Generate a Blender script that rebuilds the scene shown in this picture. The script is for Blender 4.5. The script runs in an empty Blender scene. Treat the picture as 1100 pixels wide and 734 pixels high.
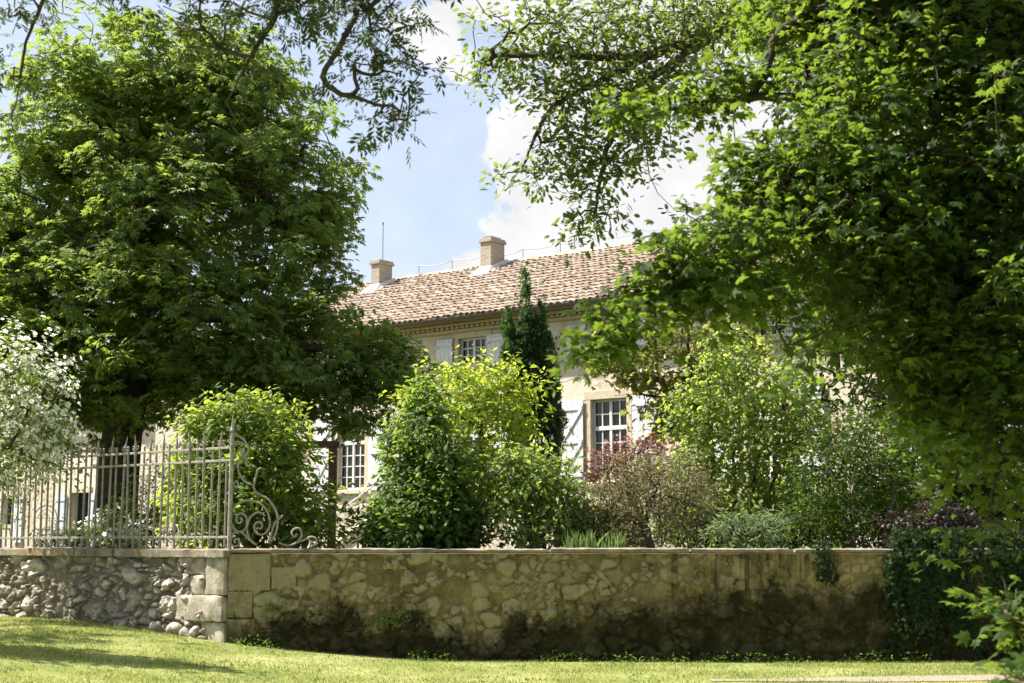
import bpy, math, random
import numpy as np
from math import radians, sin, cos, pi, atan2, sqrt
from mathutils import Vector

# ------------------------------------------------------------------ camera, sky, sun, exposure
S = bpy.context.scene
C = S.collection
FPX = 1528.0                       # focal length in pixels of the 1100 px wide photograph (50 mm lens)
EYE = 1.6
PITCH = math.atan(216.0 / FPX)     # horizon lies at row 583
cd = bpy.data.cameras.new('camera')
cam = bpy.data.objects.new('camera', cd)
C.objects.link(cam)
cd.sensor_width = 36.0
cd.lens = 36.0 * FPX / 1100.0
cd.clip_start = 0.1
cd.clip_end = 3000
cam.location = (0, 0, EYE)
cam.rotation_euler = (pi / 2 + PITCH, 0, 0)
cd.dof.use_dof = True
cd.dof.focus_distance = 24.0
cd.dof.aperture_fstop = 4.0
S.camera = cam

SUN_EL = radians(53)
SUN_H = Vector((-0.98, 0.19, 0)).normalized()          # towards the sun, from the left and a little behind the house
SUN = Vector((SUN_H.x * cos(SUN_EL), SUN_H.y * cos(SUN_EL), sin(SUN_EL)))
sd = bpy.data.lights.new('sun', 'SUN')
sd.energy = 5.0
sd.angle = radians(0.53)
sd.color = (1.0, 0.95, 0.87)
so = bpy.data.objects.new('sun', sd)
C.objects.link(so)
so.rotation_euler = (-SUN).to_track_quat('-Z', 'Y').to_euler()
so.location = SUN * 200

S.view_settings.view_transform = 'Standard'
S.view_settings.look = 'None'
S.view_settings.exposure = 1.48
S.view_settings.gamma = 1.0
S.cycles.max_bounces = 8
S.cycles.diffuse_bounces = 1
S.cycles.transmission_bounces = 6
S.cycles.transparent_max_bounces = 8
S.cycles.use_adaptive_sampling = True


def ray(px, py):
    u = (px - 550.0) / FPX
    v = (367.0 - py) / FPX
    d = np.array([u, cos(PITCH) - v * sin(PITCH), sin(PITCH) + v * cos(PITCH)])
    return d


def P(px, py, Y):
    """world point at forward distance Y seen at photo pixel (px, py)"""
    d = ray(px, py)
    return np.array([0, 0, EYE]) + d * (Y / d[1])


# world: sky texture with two banks of cumulus
W = bpy.data.worlds.new('World')
S.world = W
W.use_nodes = True
wt = W.node_tree
wn = wt.nodes
wn.clear()


def N(nt, typ, **kw):
    n = nt.nodes.new(typ)
    for k, v in kw.items():
        if k.startswith('i_'):
            key = k[2:]
            key = int(key) if key.isdigit() else key.replace('_', ' ')
            n.inputs[key].default_value = v
        else:
            setattr(n, k, v)
    return n


def lk(nt, a, b):
    nt.links.new(a, b)


def math_node(nt, op, a=None, b=None, clamp=False):
    n = nt.nodes.new('ShaderNodeMath')
    n.operation = op
    n.use_clamp = clamp
    for i, v in enumerate((a, b)):
        if v is None:
            continue
        if isinstance(v, (int, float)):
            n.inputs[i].default_value = v
        else:
            nt.links.new(v, n.inputs[i])
    return n.outputs[0]


out = N(wt, 'ShaderNodeOutputWorld')
sky = N(wt, 'ShaderNodeTexSky', sky_type='NISHITA', sun_disc=False)
sky.sun_elevation = SUN_EL
sky.sun_rotation = atan2(SUN_H.x, SUN_H.y)
sky.air_density = 1.0
sky.dust_density = 2.2
sky.ozone_density = 1.0
bg1 = N(wt, 'ShaderNodeBackground')
bg1.inputs['Strength'].default_value = 0.08
lk(wt, sky.outputs[0], bg1.inputs['Color'])
bg2 = N(wt, 'ShaderNodeBackground')
tc = N(wt, 'ShaderNodeTexCoord')
dirv = tc.outputs['Generated']
nz = N(wt, 'ShaderNodeTexNoise', i_Scale=9.0, i_Detail=9.0, i_Roughness=0.6)
lk(wt, dirv, nz.inputs['Vector'])
nz2 = N(wt, 'ShaderNodeTexNoise', i_Scale=26.0, i_Detail=6.0, i_Roughness=0.55)
lk(wt, dirv, nz2.inputs['Vector'])
nsum = math_node(wt, 'ADD', math_node(wt, 'MULTIPLY', math_node(wt, 'SUBTRACT', nz.outputs[0], 0.5), 0.20),
                 math_node(wt, 'MULTIPLY', math_node(wt, 'SUBTRACT', nz2.outputs[0], 0.5), 0.09))
mask = None
for (px, py, rad) in [(575, 205, 55), (610, 225, 90), (690, 190, 150), (790, 120, 150), (930, 160, 220), (560, -15, 75), (640, -40, 110),
                      (470, 40, 40), (545, 20, 35), (120, -420, 190), (-500, 300, 200), (1500, 250, 260), (330, -700, 200), (505, 292, 30)]:
    d = ray(px, py)
    d = d / np.linalg.norm(d)
    vm = N(wt, 'ShaderNodeVectorMath', operation='DISTANCE')
    lk(wt, dirv, vm.inputs[0])
    vm.inputs[1].default_value = d
    r = rad / FPX
    # 1 inside, 0 outside, edge softened and broken up by noise
    e = math_node(wt, 'ADD', math_node(wt, 'SUBTRACT', r, vm.outputs['Value']), nsum)
    m = math_node(wt, 'MULTIPLY', math_node(wt, 'ADD', e, 0.012), 75.0, clamp=True)
    mask = m if mask is None else math_node(wt, 'MAXIMUM', mask, m)
thin = math_node(wt, 'MULTIPLY', math_node(wt, 'SUBTRACT', nz.outputs[0], 0.42), 1.3, clamp=True)
mask = math_node(wt, 'MAXIMUM', mask, math_node(wt, 'ADD', math_node(wt, 'MULTIPLY', thin, 0.4), 0.36))
ramp = N(wt, 'ShaderNodeMapRange', i_1=0.3, i_2=0.75, i_3=0.54, i_4=0.68)
lk(wt, nz2.outputs[0], ramp.inputs[0])
cc = N(wt, 'ShaderNodeCombineColor')
lk(wt, ramp.outputs[0], cc.inputs[0])
lk(wt, ramp.outputs[0], cc.inputs[1])
lk(wt, math_node(wt, 'MULTIPLY', ramp.outputs[0], 1.01), cc.inputs[2])
lk(wt, cc.outputs[0], bg2.inputs['Color'])
bg2.inputs['Strength'].default_value = 0.57
mx = N(wt, 'ShaderNodeMixShader')
lk(wt, mask, mx.inputs[0])
lk(wt, bg1.outputs[0], mx.inputs[1])
lk(wt, bg2.outputs[0], mx.inputs[2])
lk(wt, mx.outputs[0], out.inputs['Surface'])


# ------------------------------------------------------------------ mesh helpers
class MB:
    """collects polygons; build() links them as ONE mesh object"""

    def __init__(self):
        self.v = []
        self.f = []        # arrays (M,k)
        self.n = 0

    def add(self, v, *faces):
        v = np.asarray(v, dtype=np.float64).reshape(-1, 3)
        for f in faces:
            f = np.asarray(f, dtype=np.int64)
            if f.size:
                self.f.append(f + self.n)
        self.v.append(v)
        self.n += len(v)
        return self

    def box(self, lo, hi, bev=0.0, rot=None, org=None):
        (x0, y0, z0), (x1, y1, z1) = lo, hi
        b = min(bev, abs(x1 - x0) * .45, abs(y1 - y0) * .45, abs(z1 - z0) * .45)
        if b <= 0:
            v = np.array([(x0, y0, z0), (x1, y0, z0), (x1, y1, z0), (x0, y1, z0), (x0, y0, z1), (x1, y0, z1), (x1, y1, z1), (x0, y1, z1)])
            q = [(0, 3, 2, 1), (4, 5, 6, 7), (0, 1, 5, 4), (1, 2, 6, 5), (2, 3, 7, 6), (3, 0, 4, 7)]
            t = []
        else:
            lo = np.array(lo, float)
            hi = np.array(hi, float)
            v = []
            idx = {}
            for sx in (0, 1):
                for sy in (0, 1):
                    for sz in (0, 1):
                        s = (sx, sy, sz)
                        for ax in range(3):
                            p = [hi[k] if s[k] else lo[k] for k in range(3)]
                            for k in range(3):
                                if k != ax:
                                    p[k] += -b if s[k] else b
                            idx[s + (ax,)] = len(v)
                            v.append(p)
            v = np.array(v)
            q = []
            t = []
            for ax in range(3):
                a1, a2 = [(1, 2), (2, 0), (0, 1)][ax]
                for sg in (0, 1):
                    ring = []
                    for (p, qq) in ((0, 0), (1, 0), (1, 1), (0, 1)):
                        s = [0, 0, 0]
                        s[ax] = sg
                        s[a1] = p
                        s[a2] = qq
                        ring.append(idx[tuple(s) + (ax,)])
                    q.append(ring if sg else ring[::-1])
                # bevel along edges parallel to ax
                for (p, qq) in ((0, 0), (1, 0), (1, 1), (0, 1)):
                    s0 = [0, 0, 0]
                    s0[a1] = p
                    s0[a2] = qq
                    s1 = list(s0)
                    s1[ax] = 1
                    f = [idx[tuple(s0) + (a1,)], idx[tuple(s1) + (a1,)], idx[tuple(s1) + (a2,)], idx[tuple(s0) + (a2,)]]
                    q.append(f)
            for s in [(a, b_, c) for a in (0, 1) for b_ in (0, 1) for c in (0, 1)]:
                t.append([idx[s + (0,)], idx[s + (1,)], idx[s + (2,)]])
        if rot is not None:
            v = v @ np.asarray(rot).T
        if org is not None:
            v = v + np.asarray(org)
        return self.add(v, q, t)

    def tube(self, pts, r, n=6, cap=True):
        pts = np.asarray(pts, float)
        m = len(pts)
        r = np.broadcast_to(np.asarray(r, float), (m,))
        tan = np.gradient(pts, axis=0)
        tan /= np.linalg.norm(tan, axis=1)[:, None] + 1e-12
        up = np.array([0.0, 0, 1]) if abs(tan[0][2]) < .9 else np.array([1.0, 0, 0])
        a = np.cross(tan[0], up)
        a /= np.linalg.norm(a)
        vs = []
        th = np.arange(n) * 2 * pi / n
        for i in range(m):
            a = a - tan[i] * np.dot(a, tan[i])
            a /= np.linalg.norm(a) + 1e-12
            b = np.cross(tan[i], a)
            vs.append(pts[i] + r[i] * (np.cos(th)[:, None] * a + np.sin(th)[:, None] * b))
        v = np.concatenate(vs)
        f = []
        for i in range(m - 1):
            for k in range(n):
                k2 = (k + 1) % n
                f.append((i * n + k, i * n + k2, (i + 1) * n + k2, (i + 1) * n + k))
        self.add(v, f)
        if cap:
            c0 = list(range(n))[::-1]
            c1 = [(m - 1) * n + k for k in range(n)]
            self.f.append(np.array([c0]) + self.n - len(v))
            self.f.append(np.array([c1]) + self.n - len(v))
        return self

    def build(self, name, mat, parent=None, smooth=False, attrs=None, loc=None):
        me = bpy.data.meshes.new(name)
        V = np.concatenate(self.v) if self.v else np.zeros((0, 3))
        me.vertices.add(len(V))
        me.vertices.foreach_set('co', V.astype(np.float32).ravel())
        loops = np.concatenate([f.ravel() for f in self.f])
        tot = np.concatenate([np.full(len(f), f.shape[1]) for f in self.f])
        starts = np.concatenate([[0], np.cumsum(tot)[:-1]])
        me.loops.add(len(loops))
        me.loops.foreach_set('vertex_index', loops.astype(np.int32))
        me.polygons.add(len(tot))
        me.polygons.foreach_set('loop_start', starts.astype(np.int32))
        if attrs:
            for k, a in attrs.items():
                at = me.attributes.new(k, 'FLOAT', 'POINT')
                at.data.foreach_set('value', np.asarray(a, np.float32))
        me.update(calc_edges=True)
        me.validate()
        me.polygons.foreach_set('use_smooth', np.full(len(me.polygons), bool(smooth)))
        if mat is not None:
            me.materials.append(mat)
        o = bpy.data.objects.new(name, me)
        C.objects.link(o)
        if parent is not None:
            o.parent = parent
        if loc is not None:
            o.location = loc
        return o


def tag(o, label=None, cat=None, group=None, kind=None):
    if label:
        o['label'] = label
    if cat:
        o['category'] = cat
    if group:
        o['group'] = group
    if kind:
        o['kind'] = kind
    return o


def empty(name, loc, rz=0.0):
    o = bpy.data.objects.new(name, None)
    C.objects.link(o)
    o.location = Vector([float(c) for c in loc])
    o.rotation_euler = (0, 0, rz)
    o.empty_display_size = 0.2
    return o


# ------------------------------------------------------------------ numpy noise
def vnoise(x, y, seed=0):
    rng = np.random.default_rng(seed)
    T = rng.random((256, 256))
    xi = np.floor(x).astype(int)
    yi = np.floor(y).astype(int)
    fx = x - xi
    fy = y - yi
    fx = fx * fx * (3 - 2 * fx)
    fy = fy * fy * (3 - 2 * fy)
    g = lambda a, b: T[a % 256, b % 256]
    return (g(xi, yi) * (1 - fx) * (1 - fy) + g(xi + 1, yi) * fx * (1 - fy) + g(xi, yi + 1) * (1 - fx) * fy + g(xi + 1, yi + 1) * fx * fy)


def fbm(x, y, seed=0, oct=4):
    s = 0
    a = .5
    for o in range(oct):
        s = s + a * vnoise(x * 2 ** o + 13.1 * o, y * 2 ** o + 7.7 * o, seed + o)
        a *= .5
    return s


def smooth(a, b, x):
    t = np.clip((x - a) / (b - a), 0, 1)
    return t * t * (3 - 2 * t)


# ------------------------------------------------------------------ materials
def new_mat(name):
    m = bpy.data.materials.new(name)
    m.use_nodes = True
    nt = m.node_tree
    b = nt.nodes['Principled BSDF']
    return m, nt, b


def ramp_node(nt, fac, stops):
    r = nt.nodes.new('ShaderNodeValToRGB')
    els = r.color_ramp.elements
    while len(els) < len(stops):
        els.new(0.5)
    for e, (p, c) in zip(els, stops):
        e.position = p
        e.color = (*c, 1)
    if fac is not None:
        nt.links.new(fac, r.inputs[0])
    return r.outputs[0]


def noise_node(nt, scale, detail=5, rough=.6, vec=None, dist=0.0):
    n = N(nt, 'ShaderNodeTexNoise', i_Scale=scale, i_Detail=detail, i_Roughness=rough, i_Distortion=dist)
    if vec is not None:
        lk(nt, vec, n.inputs['Vector'])
    return n.outputs[0]


def pos_node(nt):
    return nt.nodes.new('ShaderNodeNewGeometry').outputs['Position']


def mixc(nt, fac, a, b, mode='MIX'):
    n = nt.nodes.new('ShaderNodeMix')
    n.data_type = 'RGBA'
    n.blend_type = mode
    for i, v in ((0, fac), (6, a), (7, b)):
        if isinstance(v, (int, float)):
            n.inputs[i].default_value = v
        elif isinstance(v, tuple):
            n.inputs[i].default_value = (*v, 1)
        else:
            nt.links.new(v, n.inputs[i])
    return n.outputs[2]


def add_bump(nt, b, h, strength=.4, dist=.02):
    n = N(nt, 'ShaderNodeBump', i_Strength=strength, i_Distance=dist)
    lk(nt, h, n.inputs['Height'])
    lk(nt, n.outputs[0], b.inputs['Normal'])


def mat_simple(name, c1, c2, scale=6, rough=.7, bump=.2, spec=.3, metal=0.0):
    m, nt, b = new_mat(name)
    p = pos_node(nt)
    n = noise_node(nt, scale, 6, .65, p)
    lk(nt, ramp_node(nt, n, [(.3, c1), (.7, c2)]), b.inputs['Base Color'])
    b.inputs['Roughness'].default_value = rough
    b.inputs['Specular IOR Level'].default_value = spec
    b.inputs['Metallic'].default_value = metal
    if bump:
        add_bump(nt, b, noise_node(nt, scale * 6, 6, .7, p), bump, .01)
    return m


def mat_leaf(name, cols, trans, tmix=.42, rough=.42, spec=.4):
    """cols: stops for per-leaf variation; trans: colour of light passing through the blade"""
    m, nt, b = new_mat(name)
    g = nt.nodes.new('ShaderNodeNewGeometry')
    rnd = g.outputs['Random Per Island']
    clump = noise_node(nt, 1.1, 3, .6, g.outputs['Position'])
    f = math_node(nt, 'ADD', math_node(nt, 'MULTIPLY', rnd, .6), math_node(nt, 'MULTIPLY', math_node(nt, 'SUBTRACT', clump, .3), 1.0), clamp=True)
    n = len(cols)
    col = ramp_node(nt, f, [((i + .5) / n, c) for i, c in enumerate(cols)])
    lk(nt, col, b.inputs['Base Color'])
    b.inputs['Roughness'].default_value = rough
    b.inputs['Specular IOR Level'].default_value = spec
    t = nt.nodes.new('ShaderNodeBsdfTranslucent')
    tcol = mixc(nt, f, tuple(c * .75 for c in trans), tuple(min(1, c * 1.25) for c in trans))
    lk(nt, tcol, t.inputs['Color'])
    mixs = nt.nodes.new('ShaderNodeMixShader')
    mixs.inputs[0].default_value = tmix
    lk(nt, b.outputs[0], mixs.inputs[1])
    lk(nt, t.outputs[0], mixs.inputs[2])
    lk(nt, mixs.outputs[0], nt.nodes['Material Output'].inputs['Surface'])
    return m


M = {}
M['bark'] = mat_simple('bark', (.035, .028, .02), (.10, .085, .062), 9, .95, .8, .1)
M['twig'] = mat_simple('twig', (.06, .045, .03), (.14, .11, .075), 12, .9, .3, .15)
M['chestnut_leaf'] = mat_leaf('chestnut_leaf', [(0.046, 0.085, 0.018), (0.076, 0.128, 0.025), (0.12, 0.178, 0.04)], (0.42, 0.56, 0.08), 0.37, 0.5, 0.25)
M['maple_leaf'] = mat_leaf('maple_leaf', [(.012, .028, .006), (.02, .044, .009), (.034, .065, .013)], (.31, .46, .045), .33, .55, .16)
M['oak_leaf'] = mat_leaf('oak_leaf', [(0.024, 0.045, 0.012), (0.038, 0.07, 0.018), (0.06, 0.1, 0.026)], (0.3, 0.4, 0.06), 0.36, 0.5, 0.25)
M['ash_leaf'] = mat_leaf('ash_leaf', [(0.014, 0.028, 0.009), (0.022, 0.042, 0.012), (0.034, 0.06, 0.016)], (0.15, 0.22, 0.03), 0.24, 0.5, 0.25)
M['dark_leaf'] = mat_leaf('dark_leaf', [(.012, .028, .007), (.02, .044, .010), (.036, .066, .014)], (.20, .32, .03), .32, .7, .1)
M['laurel_leaf'] = mat_leaf('laurel_leaf', [(0.046, 0.085, 0.015), (0.08, 0.13, 0.022), (0.125, 0.18, 0.034)], (0.52, 0.64, 0.07), 0.42, 0.55, 0.2)
M['laurel_dark_leaf'] = mat_leaf('laurel_dark_leaf', [(0.024, 0.052, 0.01), (0.045, 0.088, 0.016), (0.085, 0.14, 0.028)], (0.36, 0.52, 0.05), 0.38, 0.55, 0.25)
M['young_leaf'] = mat_leaf('young_leaf', [(0.09, 0.14, 0.022), (0.13, 0.19, 0.03), (0.17, 0.23, 0.04)], (0.6, 0.72, 0.06), 0.55, 0.45, 0.3)
M['olive_leaf'] = mat_leaf('olive_leaf', [(0.06, 0.11, 0.03), (0.09, 0.145, 0.038), (0.13, 0.18, 0.05)], (0.42, 0.54, 0.08), 0.45, 0.45)
M['fresh_leaf'] = mat_leaf('fresh_leaf', [(0.06, 0.105, 0.024), (0.09, 0.145, 0.034), (0.125, 0.18, 0.045)], (0.5, 0.62, 0.09), 0.5, 0.45, 0.3)
M['magnolia_leaf'] = mat_leaf('magnolia_leaf', [(0.065, 0.09, 0.02), (0.11, 0.13, 0.03), (0.17, 0.14, 0.055)], (0.5, 0.52, 0.09), 0.42, 0.36, 0.45)
M['twiggy_leaf'] = mat_leaf('twiggy_leaf', [(0.075, 0.085, 0.04), (0.12, 0.11, 0.055), (0.15, 0.13, 0.08)], (0.36, 0.34, 0.12), 0.4, 0.6)
M['red_leaf'] = mat_leaf('red_leaf', [(0.07, 0.025, 0.022), (0.12, 0.04, 0.036), (0.17, 0.085, 0.065)], (0.4, 0.13, 0.1), 0.38, 0.45)
M['purple_leaf'] = mat_leaf('purple_leaf', [(0.014, 0.012, 0.01), (0.024, 0.016, 0.014), (0.035, 0.024, 0.018)], (0.08, 0.05, 0.03), 0.3, 0.5)
M['grey_leaf'] = mat_leaf('grey_leaf', [(0.06, 0.1, 0.045), (0.085, 0.13, 0.06), (0.12, 0.155, 0.085)], (0.32, 0.42, 0.15), 0.38, 0.6)
M['cypress_leaf'] = mat_leaf('cypress_leaf', [(0.016, 0.042, 0.015), (0.03, 0.068, 0.022), (0.05, 0.095, 0.03)], (0.14, 0.25, 0.05), 0.3, 0.6, 0.2)
M['ivy_leaf'] = mat_leaf('ivy_leaf', [(.008, .019, .006), (.014, .03, .008), (.026, .048, .012)], (.08, .14, .015), .2, .6, .12)
M['shrub_leaf'] = mat_leaf('shrub_leaf', [(0.05, 0.1, 0.026), (0.08, 0.14, 0.036), (0.12, 0.18, 0.05)], (0.38, 0.52, 0.09), 0.42, 0.45)
M['iris_leaf'] = mat_leaf('iris_leaf', [(0.06, 0.12, 0.04), (0.09, 0.15, 0.05)], (0.3, 0.4, 0.1), 0.35, 0.45)
M['clover_leaf'] = mat_leaf('clover_leaf', [(.06, .10, .03), (.09, .14, .04), (.13, .17, .06)], (.28, .36, .09), .35, .6, .2)
M['petal'] = mat_leaf('petal', [(0.7, 0.67, 0.54), (0.78, 0.76, 0.64), (0.82, 0.8, 0.72)], (0.96, 0.92, 0.76), 0.66, 0.7, 0.2)
M['grass'] = mat_leaf('grass', [(0.15, 0.19, 0.045), (0.21, 0.24, 0.07), (0.29, 0.29, 0.12)], (0.42, 0.46, 0.11), 0.4, 0.6, 0.2)
def mat_iron():
    m, nt, b = new_mat('weathered_iron')
    p = pos_node(nt)
    col = ramp_node(nt, noise_node(nt, 16, 7, .7, p), [(.3, (.16, .145, .11)), (.65, (.36, .335, .275))])
    ru = math_node(nt, 'MULTIPLY', math_node(nt, 'SUBTRACT', noise_node(nt, 7, 8, .75, p), .54), 7.0, clamp=True)
    col = mixc(nt, math_node(nt, 'MULTIPLY', ru, .8), col, (.13, .065, .03))
    lk(nt, col, b.inputs['Base Color'])
    b.inputs['Roughness'].default_value = .8
    add_bump(nt, b, noise_node(nt, 120, 5, .7, p), .4, .004)
    return m


M['iron'] = mat_iron()
M['white_paint'] = mat_simple('white_paint', (.60, .60, .58), (.74, .74, .72), 5, .55, .1)
M['shutter_paint'] = mat_simple('shutter_paint', (.58, .58, .60), (.74, .74, .75), 7, .65, .15)
M['blue_paint'] = mat_simple('pale_blue_paint', (.46, .52, .60), (.58, .63, .69), 7, .65, .15)
M['dark_room'] = mat_simple('dark_interior', (.008, .008, .008), (.02, .018, .016), 2, .9, 0)  # near-black colour in place of the shade inside openings
M['zinc'] = mat_simple('zinc', (.10, .10, .10), (.17, .165, .16), 9, .55, .1, .4, .6)
M['brown_wood'] = mat_simple('brown_wood', (.06, .03, .016), (.11, .058, .032), 14, .7, .4)
M['surround'] = mat_simple('dressed_stone', (.46, .38, .27), (.62, .54, .41), 5, .85, .3, .2)
M['stone_step'] = mat_simple('step_stone', (.42, .36, .28), (.58, .50, .40), 5, .9, .3, .2)
M['quoin'] = mat_simple('quoin_stone', (.17, .145, .10), (.52, .475, .38), 5, .95, 1.0, .15)
M['bulb'] = mat_simple('bulb_glass', (.75, .73, .68), (.85, .83, .78), 4, .2, 0, .5)
M['cable'] = mat_simple('cable', (.05, .05, .05), (.09, .09, .09), 8, .6, 0)


def mat_glass():
    m, nt, b = new_mat('window_glass')
    p = pos_node(nt)
    lk(nt, ramp_node(nt, noise_node(nt, 1.4, 3, .5, p), [(.35, (.006, .006, .006)), (.75, (.03, .028, .026))]), b.inputs['Base Color'])
    b.inputs['Roughness'].default_value = .06
    b.inputs['Specular IOR Level'].default_value = .5
    add_bump(nt, b, noise_node(nt, 2.0, 2, .5, p), .06, .05)
    return m


M['glass'] = mat_glass()


def mat_plaster():
    m, nt, b = new_mat('limewashed_wall')
    p = pos_node(nt)
    base = ramp_node(nt, noise_node(nt, .8, 8, .65, p), [(.3, (.52, .45, .355)), (.55, (.65, .58, .475)), (.75, (.73, .67, .57))])
    # rubble showing where the render has come off
    v = N(nt, 'ShaderNodeTexVoronoi', feature='DISTANCE_TO_EDGE', i_Scale=4.2)
    lk(nt, p, v.inputs['Vector'])
    vc = N(nt, 'ShaderNodeTexVoronoi', feature='F1', i_Scale=4.2)
    lk(nt, p, vc.inputs['Vector'])
    sepc = N(nt, 'ShaderNodeSeparateColor')
    lk(nt, vc.outputs['Color'], sepc.inputs[0])
    stone = ramp_node(nt, sepc.outputs[0], [(.1, (.46, .37, .26)), (.5, (.56, .47, .35)), (.9, (.64, .56, .44))])
    joint = ramp_node(nt, v.outputs['Distance'], [(.0, (.62, .52, .40)), (.09, (.44, .34, .23))])
    stone = mixc(nt, .5, stone, joint)
    patch = math_node(nt, 'MULTIPLY', math_node(nt, 'SUBTRACT', noise_node(nt, .45, 5, .6, p), .50), 9.0, clamp=True)
    col = mixc(nt, math_node(nt, 'MULTIPLY', patch, .75), base, stone)
    stain = math_node(nt, 'MULTIPLY', math_node(nt, 'SUBTRACT', noise_node(nt, 2.6, 8, .7, p), .52), 3.0, clamp=True)
    col = mixc(nt, math_node(nt, 'MULTIPLY', stain, .55), col, (.34, .29, .23))
    mv = N(nt, 'ShaderNodeMapping')
    mv.inputs['Scale'].default_value = (2.2, 2.2, .22)
    lk(nt, p, mv.inputs['Vector'])
    run = math_node(nt, 'MULTIPLY', math_node(nt, 'SUBTRACT', noise_node(nt, 1.6, 7, .7, mv.outputs[0]), .54), 5.0, clamp=True)
    col = mixc(nt, math_node(nt, 'MULTIPLY', run, .4), col, (.36, .31, .25))
    lk(nt, col, b.inputs['Base Color'])
    b.inputs['Roughness'].default_value = .95
    b.inputs['Specular IOR Level'].default_value = .1
    add_bump(nt, b, math_node(nt, 'ADD', noise_node(nt, 14, 8, .7, p), math_node(nt, 'MULTIPLY', math_node(nt, 'MULTIPLY', v.outputs['Distance'], patch), 3.0)), .5, .03)
    return m


M['plaster'] = mat_plaster()


def mat_tile():
    m, nt, b = new_mat('canal_tile')
    g = nt.nodes.new('ShaderNodeNewGeometry')
    col = ramp_node(nt, g.outputs['Random Per Island'], [(.0, (.275, .19, .138)), (.2, (.33, .245, .182)), (.45, (.365, .287, .22)), (.65, (.385, .318, .25)), (.88, (.42, .365, .30)), (1.0, (.28, .235, .19))])
    p = g.outputs['Position']
    li = math_node(nt, 'MULTIPLY', math_node(nt, 'SUBTRACT', noise_node(nt, 9, 7, .7, p), .53), 5.0, clamp=True)
    col = mixc(nt, math_node(nt, 'MULTIPLY', li, .55), col, (.20, .17, .13))
    li2 = math_node(nt, 'MULTIPLY', math_node(nt, 'SUBTRACT', noise_node(nt, .7, 5, .6, p), .5), 4.0, clamp=True)
    col = mixc(nt, math_node(nt, 'MULTIPLY', li2, .4), col, (.55, .45, .36))
    lk(nt, col, b.inputs['Base Color'])
    b.inputs['Roughness'].default_value = .9
    b.inputs['Specular IOR Level'].default_value = .15
    add_bump(nt, b, noise_node(nt, 30, 5, .7, p), .3, .01)
    return m


M['tile'] = mat_tile()
M['tile_bed'] = mat_simple('tile_bed', (.22, .155, .115), (.28, .205, .16), 6, .95, .3, .1)
M['ochre'] = mat_simple('ochre_cornice', (.42, .32, .18), (.55, .45, .29), 6, .9, .3, .1)
M['mortar'] = mat_simple('eave_mortar', (.52, .46, .38), (.68, .62, .54), 9, .95, .4, .1)


def mat_chimney():
    m, nt, b = new_mat('chimney_brick')
    tcn = nt.nodes.new('ShaderNodeTexCoord')
    p = tcn.outputs['Object']
    sep = N(nt, 'ShaderNodeSeparateXYZ')
    lk(nt, p, sep.inputs[0])
    cb = N(nt, 'ShaderNodeCombineXYZ')
    lk(nt, math_node(nt, 'ADD', sep.outputs[0], sep.outputs[1]), cb.inputs[0])
    lk(nt, sep.outputs[2], cb.inputs[1])
    br = N(nt, 'ShaderNodeTexBrick', i_Scale=1.0)
    br.inputs['Brick Width'].default_value = .26
    br.inputs['Row Height'].default_value = .075
    br.inputs['Mortar Size'].default_value = .009
    br.inputs['Color1'].default_value = (.27, .22, .17, 1)
    br.inputs['Color2'].default_value = (.36, .30, .235, 1)
    br.inputs['Mortar'].default_value = (.38, .34, .29, 1)
    lk(nt, cb.outputs[0], br.inputs['Vector'])
    st = math_node(nt, 'MULTIPLY', math_node(nt, 'SUBTRACT', noise_node(nt, 3.5, 7, .7, p), .45), 3.0, clamp=True)
    lk(nt, mixc(nt, math_node(nt, 'MULTIPLY', st, .7), br.outputs[0], (.24, .215, .18)), b.inputs['Base Color'])
    b.inputs['Roughness'].default_value = .95
    add_bump(nt, b, noise_node(nt, 18, 7, .7, p), .5, .02)
    return m


M['chimney'] = mat_chimney()


def mat_rubble_lit():
    m, nt, b = new_mat('pale_rubble')
    a1 = N(nt, 'ShaderNodeAttribute', attribute_name='stone')
    a2 = N(nt, 'ShaderNodeAttribute', attribute_name='edge')
    p = pos_node(nt)
    col = ramp_node(nt, a1.outputs['Fac'], [(0, (.32, .28, .215)), (.5, (.44, .40, .32)), (1, (.55, .51, .43))])
    col = mixc(nt, ramp_node(nt, a2.outputs['Fac'], [(.1, (1, 1, 1)), (.6, (0, 0, 0))]), col, (.20, .175, .13))
    li = math_node(nt, 'MULTIPLY', math_node(nt, 'SUBTRACT', noise_node(nt, 7, 9, .72, p), .5), 5.0, clamp=True)
    col = mixc(nt, math_node(nt, 'MULTIPLY', li, .6), col, (.10, .09, .065))
    lk(nt, col, b.inputs['Base Color'])
    b.inputs['Roughness'].default_value = .97
    b.inputs['Specular IOR Level'].default_value = .1
    add_bump(nt, b, noise_node(nt, 40, 8, .75, p), .7, .02)
    return m


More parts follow.
